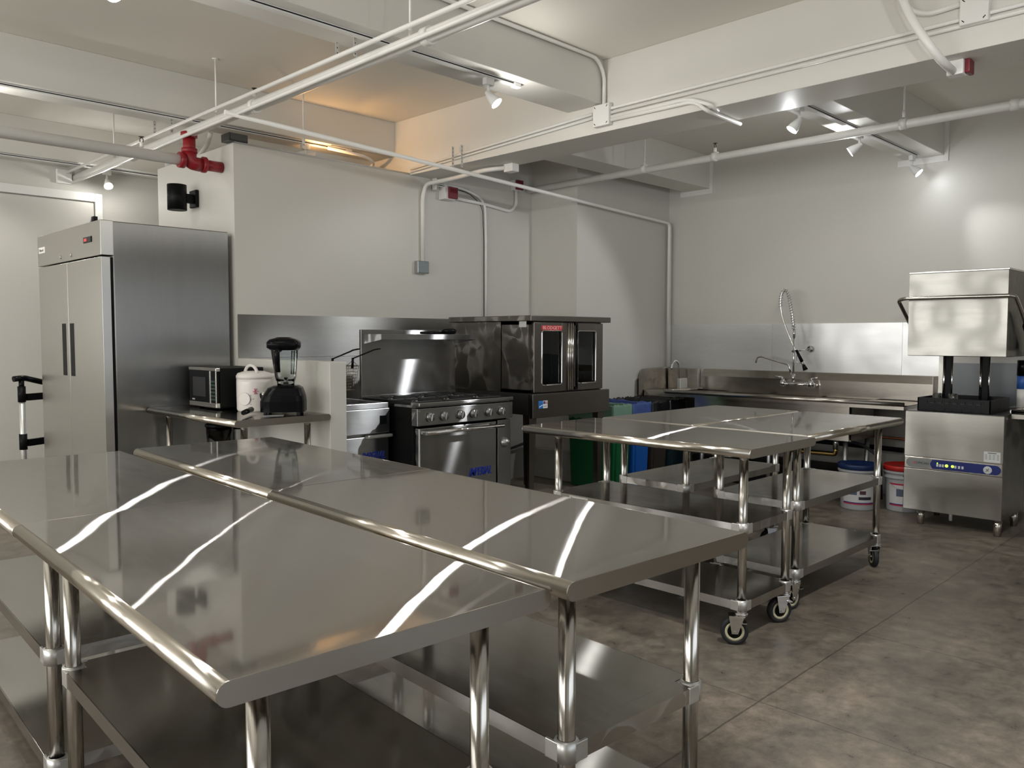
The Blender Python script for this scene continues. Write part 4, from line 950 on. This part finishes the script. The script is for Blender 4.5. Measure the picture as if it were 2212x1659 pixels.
# clean dish counter and bottle at the right frame edge
t = thing('dish_counter', 'steel clean-dish counter starting right of the dishwasher', 'counter', (7.05, .8, 0))
MB().box(6.62, 7.62, -.3, 1.545, .880, .885).box(7.13, 7.62, 1.545, 1.70, .880, .885).box(6.62, 6.63, -.3, 1.545, .845, .885).box(7.62, 7.64, -.3, 1.545, .88, 1.09).build('counter_top', SINKS, t)
MB().tube([(6.62, 1.545, .895), (6.62, -.3, .895)], .018, 12).tube([(6.62, 1.540, .895), (7.09, 1.540, .895)], .016, 12).build('rolled_rim', EDGEY, t)
for (x, y) in ((6.68, -.2), (7.5, -.2), (6.68, .7), (7.5, .7)): MB().cyl((x, y, 0), (x, y, .88), .0205).build('leg', LEGM, t)
t = thing('spray_bottle', 'bottle with black top, blue band and white base at the right edge', 'bottle', (7.2, 1.61, .886))
for (a_, b_, r_, mt, nme) in ((.887, 1.03, .040, WHITE, 'white_base'), (1.03, 1.13, .042, plain('bottle_blue', (.03, .12, .42), .4), 'blue_band'), (1.13, 1.25, .044, BLACKP, 'black_top')):
    MB().lathe([(r_, a_), (r_, b_-.003), (r_-.004, b_)], (7.20, 1.61, 0)).build(nme, mt, t)

# ------------------------------------------------------------------ hand truck behind the fridge
t = thing('hand_truck', 'aluminium hand truck with black brackets behind the fridge', 'hand truck', (1.9, 7.3, 0))
xa, xb, yy = 1.86, 2.04, 7.32
for x, y in ((xa, yy), (2.11, 7.46)):
    MB().cyl((x, y, .05), (x, y, 1.0), .022).build('upright', ALU, t)
    for z_ in (.90, .52): MB().cyl((x, y, z_), (x, y, z_+.125), .029).build('bracket', BLACKM, t)
for z_ in (.91, .545): MB().box(xa+.02, 2.09, yy+.03, yy+.06, z_, z_+.055, rot=Matrix.Rotation(.5, 3, 'Z')).build('cross_bar', BLACKP, t)
MB().tube(bend([(xa-.06, yy-.02, 1.085), (xa+.02, yy, 1.092), (xa+.08, yy+.05, 1.075), (2.07, yy+.1, 1.04), (2.11, 7.46, 1.035)], .05), [.026]*1+[.024]*50 if False else .023, 12).cyl((xa, yy, 1.0), (xa, yy, 1.08), .02).build('grip', BLACKP, t)
MB().box(1.75, 2.25, 7.28, 7.50, .0, .02).build('toe_plate', ALU, t)

# ------------------------------------------------------------------ wall sconce
t = thing('wall_sconce', 'black cylinder wall light on the narrow white wall above the fridge', 'wall light', (2.75, 6.38, 2.5))
MB().lathe([(.066, 2.405), (.072, 2.405), (.072, 2.60), (.066, 2.60), (.066, 2.59), (.0, 2.58)], (2.735, 6.38, 0), seg=36).build('cylinder', BLACKM, t)
MB().box(2.80, 2.862, 6.365, 6.405, 2.47, 2.54, .003).build('arm', BLACKM, t)
MB().box(2.862, 2.888, 6.33, 6.45, 2.44, 2.575, .006).build('back_plate', BLACKM, t)

# ------------------------------------------------------------------ ceiling services
def pipe(name, label, pts, r, mat=PIPEW, cat='pipe', group=None, b=.06, extra=None, seg=12):
    c = Vector(pts[0]); org(c.x, c.y, c.z)
    m = MB().tube(bend(pts, b) if len(pts) > 2 else pts, r, seg)
    if extra: extra(m)
    return tag(m.build(name, mat), label, cat, group)
def joints(axis, at_, pos, r, w=.05):
    def f(m):
        for a_ in at_:
            p0 = list(pos); p1 = list(pos); p0[axis] = a_-w/2; p1[axis] = a_+w/2; m.tube([p0, p1], r, 16)
    return f
# long sprinkler main and its two conduits, left bay
pipe('sprinkler_main', 'thick white sprinkler main running under the left ceiling to the far wall', [(2.64, -2.0, 2.905), (2.64, 8.40, 2.905)], .036, extra=joints(1, [1.9, 3.2, 4.95, 7.0], (2.64, 0, 2.905), .046))
pipe('conduit', 'thin white conduit above the thick sprinkler main', [(2.575, -2.0, 2.955), (2.555, 8.38, 2.945)], .013, seg=10, cat='conduit')
pipe('conduit', 'thin white conduit beside and below the thick sprinkler main', [(2.590, -2.0, 2.925), (2.585, 4.5, 2.875), (2.60, 8.38, 2.855)], .013, seg=10, cat='conduit')
org(2.58, 8.38, 2.9); tag(MB().box(2.47, 2.60, 8.36, 8.395, 2.84, 2.97, .005).build('junction_box', WHITE), 'small white box where the conduits meet the far wall', 'junction box')
# sprinkler heads
def sprinkler(x, y, z, label):
    t = thing('fire_sprinkler', label, 'sprinkler', (x, y, z))
    DK = plain('dark_brass', (.09, .07, .05), .4, .8)
    MB().cyl((x, y, z), (x, y, z+.035), .013).build('fitting', PIPEW, t)
    MB().tube([(x-.010, y, z+.035), (x-.012, y, z+.055), (x, y, z+.07)], .003, 6).tube([(x+.010, y, z+.035), (x+.012, y, z+.055), (x, y, z+.07)], .003, 6).lathe([(.017, z+.07), (.018, z+.073), (.0, z+.074)], (x, y, 0)).build('deflector', DK, t)
sprinkler(2.64, 4.95, 2.945, 'upright sprinkler head on the thick left main')
sprinkler(2.30, 5.93, 2.745, 'upright sprinkler head on the branch pipe left of the red tee')
sprinkler(6.03, 3.615, 2.945, 'upright sprinkler head on the pipe in the right bay')
# branch pipe and red tee
pipe('branch_pipe', 'thick white branch pipe crossing left from the red tee', [(-3.9, 5.93, 2.70), (2.56, 5.93, 2.70)], .040)
t = thing('red_tee_pipe', 'red sprinkler tee and elbow hanging by the white wall corner', 'pipe', (2.64, 5.93, 2.7))
MB().cyl((2.64, 5.93, 2.905), (2.64, 5.93, 2.70), .044).lathe([(.044, 2.865), (.058, 2.87), (.058, 2.905), (.044, 2.91)], (2.64, 5.93, 0)).lathe([(.044, 2.755), (.056, 2.76), (.056, 2.79), (.044, 2.795)], (2.64, 5.93, 0)).build('riser', RED, t)
MB().tube(bend([(2.64, 5.93, 2.77), (2.64, 5.93, 2.69), (2.72, 5.93, 2.685)], .05), .050, 16).lathe([(.05, 2.56-2.64), (.056, 2.56-2.64), (.056, 2.60-2.64), (.05, 2.60-2.64)], (2.64, 5.93, 2.70), 'x').lathe([(.052, .09), (.058, .095), (.058, .12), (.052, .125)], (2.64, 5.93, 2.69), 'x').build('elbow', RED, t)
MB().cyl((2.70, 5.93, 2.69), (2.885, 5.93, 2.69), .040).build('stub', RED, t)
# hangers
def rod(x, y, z0, z1, label):
    org(x, y, z0); tag(MB().cyl((x, y, z0), (x, y, z1), .0065).cyl((x, y, z0), (x, y, z0+.05), .011).lathe([(.022, z1-.006), (.022, z1)], (x, y, 0)).build('hanger_rod', PIPEW), label, 'hanger')
rod(2.64, 5.49, 2.94, ZC, 'white hanger rod holding the thick left main, nearest the red tee')
rod(2.64, 3.34, 2.94, ZC, 'white hanger rod holding the thick left main near the top frame edge')
rod(2.64, 7.4, 2.94, ZC, 'white hanger rod holding the far end of the thick left main')
rod(3.46, 5.72, 2.92, ZC, 'white hanger rod dropping above the white wall near the warm lamp')
rod(6.03, 2.13, 2.95, ZC, 'white hanger rod holding the right bay pipe near the lamps')
rod(6.03, 4.32, 2.92, ZC, 'white hanger rod holding the right bay pipe near the column')
STRAPM = plain('strap_zinc', (.60, .59, .56), .5, .0)
def strap(x, y, z0, z1, label, dx=.0):
    t = thing('hanger_strap', label, 'strap', (x, y, z0))
    MB().box(x-.011, x+.011, y-.001, y+.001, z0, z1).build('band', STRAPM, t)
    m = MB(); n_ = max(3, int((z1-z0)/.028))
    for i in range(n_):
        z = z0+(z1-z0)*(i+.5)/n_; m.box(x-.003, x+.003, y-.0014, y-.0011, z-.004, z+.004)
    m.build('punched_holes', DARKS, t)
strap(2.575, 6.38, 2.96, ZC, 'left perforated metal strap of the pair beside the red tee')
strap(2.60, 6.13, 2.93, ZC, 'right perforated metal strap of the pair beside the red tee')
strap(2.575, 3.90, 2.96, ZC, 'left perforated strap of the pair at the top frame edge', .03)
strap(2.60, 3.765, 2.93, ZC, 'right perforated strap of the pair at the top frame edge')
strap(4.62, 5.28, 2.83, 2.845, 'short strap stub below the big beam') if False else None
strap(4.49, 5.13, 2.80, 2.98, 'left perforated strap on the big beam face')
strap(4.50, 5.03, 2.80, 2.98, 'right perforated strap on the big beam face')
# thin diagonal pipe to the room corner
pipe('gas_pipe', 'thin white pipe slanting across the room to the corner behind the sink', [(2.50, 5.08, 2.865), (7.56, 5.08, 2.655), (7.56, 5.08, 1.10)], .0165, b=.05, extra=None)
pipe('conduit', 'thin vertical conduit right of the corner pipe', [(7.615, 5.10, 2.63), (7.615, 5.10, 1.10)], .013, cat='conduit')
# right bay sprinkler line
pipe('sprinkler_branch', 'white sprinkler pipe crossing the right bay into the wall by the column', [(6.03, -1.5, 2.915), (6.03, 5.745, 2.895)], .031, extra=joints(1, [1.45, 3.615, 2.13, 4.32], (6.03, 0, 2.908), .038))
# conduits on the big beam face
BF = 4.53
pipe('conduit', 'upper conduit of the pair running along the big beam face', [(BF-.014, -1.5, 3.01), (BF-.014, 3.50, 2.985), (BF-.014, 3.56, 2.985)], .011, cat='conduit', seg=8)
pipe('conduit', 'second conduit below the upper one on the big beam face', [(BF-.014, -1.5, 2.975), (BF-.014, 3.56, 2.955)], .011, cat='conduit', seg=8)
pipe('conduit', 'conduit from the beam junction box left towards the enclosure', [(BF-.014, 3.68, 2.975), (BF-.014, 5.72, 2.885)], .011, cat='conduit', seg=8)
pipe('conduit', 'lower conduit from the beam junction box left towards the enclosure', [(BF-.014, 3.68, 2.945), (BF-.014, 5.72, 2.862)], .009, cat='conduit', seg=8)
pipe('conduit', 'conduit bending from the beam junction box round under the big beam', [(BF-.016, 3.52, 2.905), (BF-.016, 2.86, 2.90), (BF-.03, 2.76, 2.82), (4.93, 2.77, 2.82)], .012, cat='conduit', b=.07)
pipe('conduit', 'second conduit bending from the junction box down to the beam underside', [(BF-.016, 3.52, 2.925), (BF-.016, 2.90, 2.925), (BF-.03, 2.73, 2.85), (BF+.05, 2.73, 2.828)], .012, cat='conduit', b=.07)
pipe('conduit', 'conduit rising from the beam junction box into the ceiling corner', [(BF-.02, 3.575, 3.02), (BF-.02, 3.575, 3.22), (BF-.10, 3.575, 3.315), (1.5, 3.575, 3.315)], .013, cat='conduit', b=.14)
def jbox(name, label, box, mat=WHITE, screws=True):
    t = thing(name, label, 'junction box', ((box[0]+box[1])/2, (box[2]+box[3])/2, box[4]))
    MB().box(*box, .006).build('box', mat, t)
    m = MB()
    x = box[0]-.0005
    for yy in (box[2]+.018, box[3]-.018):
        for zz in (box[4]+.018, box[5]-.018): m.box(x-.001, x+.001, yy-.008, yy+.008, zz-.002, zz+.002, rot=Matrix.Rotation(.8 if yy > (box[2]+box[3])/2 else -.8, 3, 'X'))
    m.build('screw_slots', BLACKM, t); return t
jbox('junction_box', 'white junction box at the crossing of beams under the curved conduit', (BF-.045, BF, 3.515, 3.655, 2.872, 3.02))
jbox('junction_box', 'large white junction box at the top right corner of the photo', (BF-.05, BF, 1.205, 1.335, 2.955, 3.09))
pipe('conduit', 'curved white conduit from the upper beam into the large junction box', [(BF-.02, 1.34, 3.07), (BF-.02, 1.50, 3.06), (BF-.05, 1.60, 3.12), (BF-.1, 1.62, 3.32)], .013, cat='conduit', b=.06)
pipe('conduit', 'thick curved conduit dropping past the beam to a red-faced device', [(BF-.16, 1.64, 3.325), (BF-.16, 1.53, 3.02), (4.40, 1.40, 2.80), (4.63, 1.40, 2.785)], .021, cat='conduit', b=.10)
t = thing('fire_strobe', 'white box with dark red face under the beam at upper right', 'fire alarm', (4.66, 1.37, 2.78))
MB().box(4.62, 4.69, 1.35, 1.43, 2.765, 2.84, .006).build('housing', WHITE, t); MB().box(4.64, 4.72, 1.325, 1.35, 2.77, 2.84, .006).build('red_face', REDB, t)
# services on the wall above the splash sheet
WY = YA-.02
pipe('conduit', 'thick white conduit dropping down the wall to the grey switch box', [(4.655, WY, 2.09), (4.655, WY, 2.66), (4.68, WY-.02, 2.78), (4.76, 5.45, 2.80), (4.72, 5.0, 2.805), (4.80, 4.83, 2.81)], .0185, cat='conduit', b=.12)
org(4.83, 4.8, 2.8); tag(MB().box(4.79, 4.87, 4.74, 4.84, 2.775, 2.84, .005).build('junction_box', WHITE), 'white box under the big beam at the end of the thick conduit', 'junction box')
t = thing('switch_box', 'grey square switch box on the white wall above the range', 'switch box', (4.63, 5.72, 2.0))
MB().box(4.575, 4.70, YA-.055, YA-.001, 1.985, 2.095, .006).build('box', ZINC, t); MB().box(4.58, 4.695, YA-.060, YA-.055, 1.99, 2.09, .003).build('cover', plain('grey_green_cover', (.22, .27, .28), .5), t)
t = thing('fire_alarm', 'white box with a dark red square face high on the wall, left one', 'fire alarm', (4.9, 5.70, 2.7))
MB().box(4.86, 4.99, YA-.09, YA-.001, 2.665, 2.775, .005).build('housing', WHITE, t); MB().box(4.895, 4.995, YA-.115, YA-.09, 2.672, 2.775, .005).build('red_face', REDB, t)
t = thing('fire_alarm', 'dark red square device higher up the wall beside the column, right one', 'fire alarm', (5.84, 5.70, 2.9))
MB().box(5.78, 5.89, YA-.055, YA-.001, 2.865, 2.965, .005).build('housing', WHITE, t); MB().box(5.80, 5.895, YA-.075, YA-.055, 2.87, 2.965, .005).build('red_face', REDB, t)
pipe('conduit', 'white conduit looping between the two red wall devices', [(4.99, WY, 2.70), (5.45, WY, 2.685), (5.76, WY, 2.655), (5.845, WY, 2.72), (5.845, WY, 2.865)], .0155, cat='conduit', b=.12)
pipe('conduit', 'thin conduit dropping down the wall behind the convection oven', [(4.86, WY, 2.81), (5.20, WY, 2.79), (5.42, WY, 2.72), (5.43, WY, 2.40), (5.43, WY, 1.40)], .0125, cat='conduit', b=.12)
pipe('wire', 'dark wire strapped beside the thin conduit behind the oven', [(4.90, WY, 2.80), (5.22, WY, 2.765), (5.385, WY, 2.67), (5.405, WY, 2.35), (5.405, WY, 1.40)], .003, BLACKM, cat='wire', b=.10, seg=6)
org(4.81, 5.7, 2.76); t = thing('junction_box', 'open white box with loose cables beside the left red device', 'junction box', (4.80, 5.70, 2.74))
MB().box(4.775, 4.785, YA-.07, YA-.001, 2.74, 2.84, .002).box(4.775, 4.86, YA-.01, YA-.001, 2.74, 2.84, .002).build('back_plate', WHITE, t)
m = MB()
for k in range(4): m.tube(bend([(4.79, YA-.03, 2.83-k*.018), (4.84, YA-.06, 2.835-k*.02), (4.90, YA-.05, 2.80-k*.008), (4.93, YA-.06, 2.77)], .03), .005, 6)
m.build('cables', PIPEW, t)
# white line along the top of the wall and small fixture on it
pipe('conduit', 'white conduit standing up beside the red tee', [(2.95, 6.25, 2.62), (2.95, 6.25, 2.62)], .001) if False else None
pipe('conduit', 'curved white conduit rising behind the white wall corner', [(3.0, 6.9, 2.80), (3.0, 6.7, 2.83), (2.98, 6.35, 2.95), (2.98, 6.3, 3.03)], .018, cat='conduit', b=.1)
pipe('conduit', 'conduit arching above the enclosure beside the warm lamp', [(3.85, 5.98, 3.0), (4.25, 5.98, 2.99), (4.42, 6.1, 2.96), (4.30, 6.6, 2.88)], .014, cat='conduit', b=.12)
org(3.6, 6.9, 2.85); tag(MB().box(3.55, 3.95, 7.12, 7.2, 2.84, 3.0, .005).build('junction_box', WHITE), 'white box glimpsed above the open wall top near the warm lamp', 'junction box')
org(2.95, 7.0, 2.85); tag(MB().lathe([(.05, 2.846), (.05, 2.89), (.06, 2.892), (.06, 2.90)], (2.95, 6.98, 0)).build('pipe_cap', WHITE), 'small white capped stub on top of the white wall, left of the red tee', 'pipe cap')

# ------------------------------------------------------------------ track lighting
LAMPW = plain('lamp_white', (.80, .80, .78), .35)
BULB = plain('bulb_cool', (.9, .95, 1), .3, emit=(.90, .96, 1.0), estr=60)
BULBW = plain('bulb_warm', (1, .7, .3), .3, emit=(1.0, .55, .18), estr=40)
def track(label, x0, x1, y, z):
    t = thing('light_track', label, 'light track', (x0, y, z-.02))
    MB().box(x0, x1, y-.018, y+.018, z-.022, z-.0005, .002).build('rail', LAMPW, t)
    MB().box(x0+.01, x1-.01, y-.0195, y-.0175, z-.014, z-.008).build('slot', BLACKM, t)
    MB().box(x1, x1+.06, y-.02, y+.02, z-.03, z-.0005, .004).build('feed_end', LAMPW, t)
def spot(label, x, y, z, aim, energy, col=(1.0, .98, .935), size=75, warm=False, blend=.35, rad=.025, glow=10):
    """z = underside of the track; the head hangs below and points at aim"""
    t = thing('track_light', label, 'track light', (x, y, z))
    MB().box(x-.035, x+.035, y-.018, y+.018, z-.045, z-.002, .004).build('adapter', LAMPW, t)
    h0 = Vector((x, y, z-.10)); d = (Vector(aim)-h0).normalized(); e = h0+d*.085
    MB().tube([(x, y, z-.04), h0-d*.0], .009, 8).build('stem', LAMPW, t)
    a = h0-d*.02
    hd_ = MB().tube([a, a+d*.03, a+d*.075, a+d*.10], [.014, .022, .036, .038], 20, cap=False).build('lamp_head', LAMPW, t)
    MB().tube([a+d*.088, a+d*.092], .033, 20).build('bulb', BULBW if warm else BULB, t)
    l = bpy.data.lights.new('track_lamp', 'SPOT'); l.energy = energy; l.color = col; l.spot_size = math.radians(size); l.spot_blend = blend; l.shadow_soft_size = rad
    lo = bpy.data.objects.new('track_lamp', l); COL.objects.link(lo); lo.location = a+d*.12
    lo.rotation_euler = d.to_track_quat('-Z', 'Y').to_euler()
    # added point light: lamp spill in all directions, brightening ceiling and table streaks
    g = bpy.data.lights.new('spill_fill', 'POINT'); g.energy = glow; g.color = col; g.shadow_soft_size = .02
    go = bpy.data.objects.new('spill_fill', g); COL.objects.link(go); go.location = a+d*.13
    return t
E_ = 60
track('white light track under the beam above the front tables', -1.5, 3.74, 3.70, 3.03)
track('white light track under the beam beside the white wall', -1.5, 4.05, 6.03, 3.03)
track('white light track along the far beam by the tall door', -1.0, 3.6, 8.16, 3.0)
track('white light track under the right bay beam, holding three lamps', 5.0, 7.45, 2.53, 2.985)
track('white light track under the near beam over the camera', -1.5, 4.0, .72, 3.0)
spot('lit white track lamp left of the beam crossing at picture centre', 3.53, 3.70, 3.01, (4.6, 1.6, .3), E_)
spot('lit track lamp just above the top frame edge over the front tables', 1.30, 3.70, 3.01, (2.4, 1.2, .0), E_)
spot('unseen track lamp far left of the frame, its glow raised to brighten the ceiling', -.1, 3.70, 3.01, (-.6, 5.5, .5), E_, glow=28)  # out of view; extra glow added to lift the left ceiling
spot('glowing orange track lamp above the open wall top', 3.66, 6.03, 3.01, (4.4, 5.6, 2.86), 5, (1.0, .55, .22), 120, True, glow=5)
spot('lit track lamp just left of the frame by the branch pipe', 1.28, 6.03, 3.01, (1.2, 8.3, 1.2), E_)
spot('track lamp on the far track hidden left of the frame', 1.0, 8.16, 2.98, (.8, 5.0, 1.0), E_*.6, glow=6)
spot('bright lit track lamp near the top of the tall far door', 2.84, 8.16, 2.98, (2.6, 6.4, 1.0), E_*.6, glow=5)
spot('left lamp of the three on the right bay track', 5.27, 2.53, 2.965, (4.3, 3.6, .9), E_, (.97, .985, 1.0), glow=6)
spot('middle lamp of the three on the right bay track', 6.27, 2.53, 2.965, (5.3, 5.1, 1.0), E_, (.97, .985, 1.0), glow=8)
spot('brightest right-hand lamp of the right bay track, washing the wall', 7.38, 2.53, 2.965, (7.50, 1.35, 1.7), 24, (.97, .985, 1.0), size=58, blend=.7, glow=.8)
spot('track lamp over the camera aimed at the dishwasher', 3.2, .72, 2.98, (6.6, 1.9, .9), E_*.7, size=60)
spot('track lamp over the camera aimed at the open floor', 2.2, .72, 2.98, (4.2, .5, 0), E_*2.2)
spot('unseen added lamp brightening the left floor in place of window light', .3, .72, 2.98, (-.3, 2.0, 0), E_*1.5)  # added lamp, stands in for the patch of window light on the floor
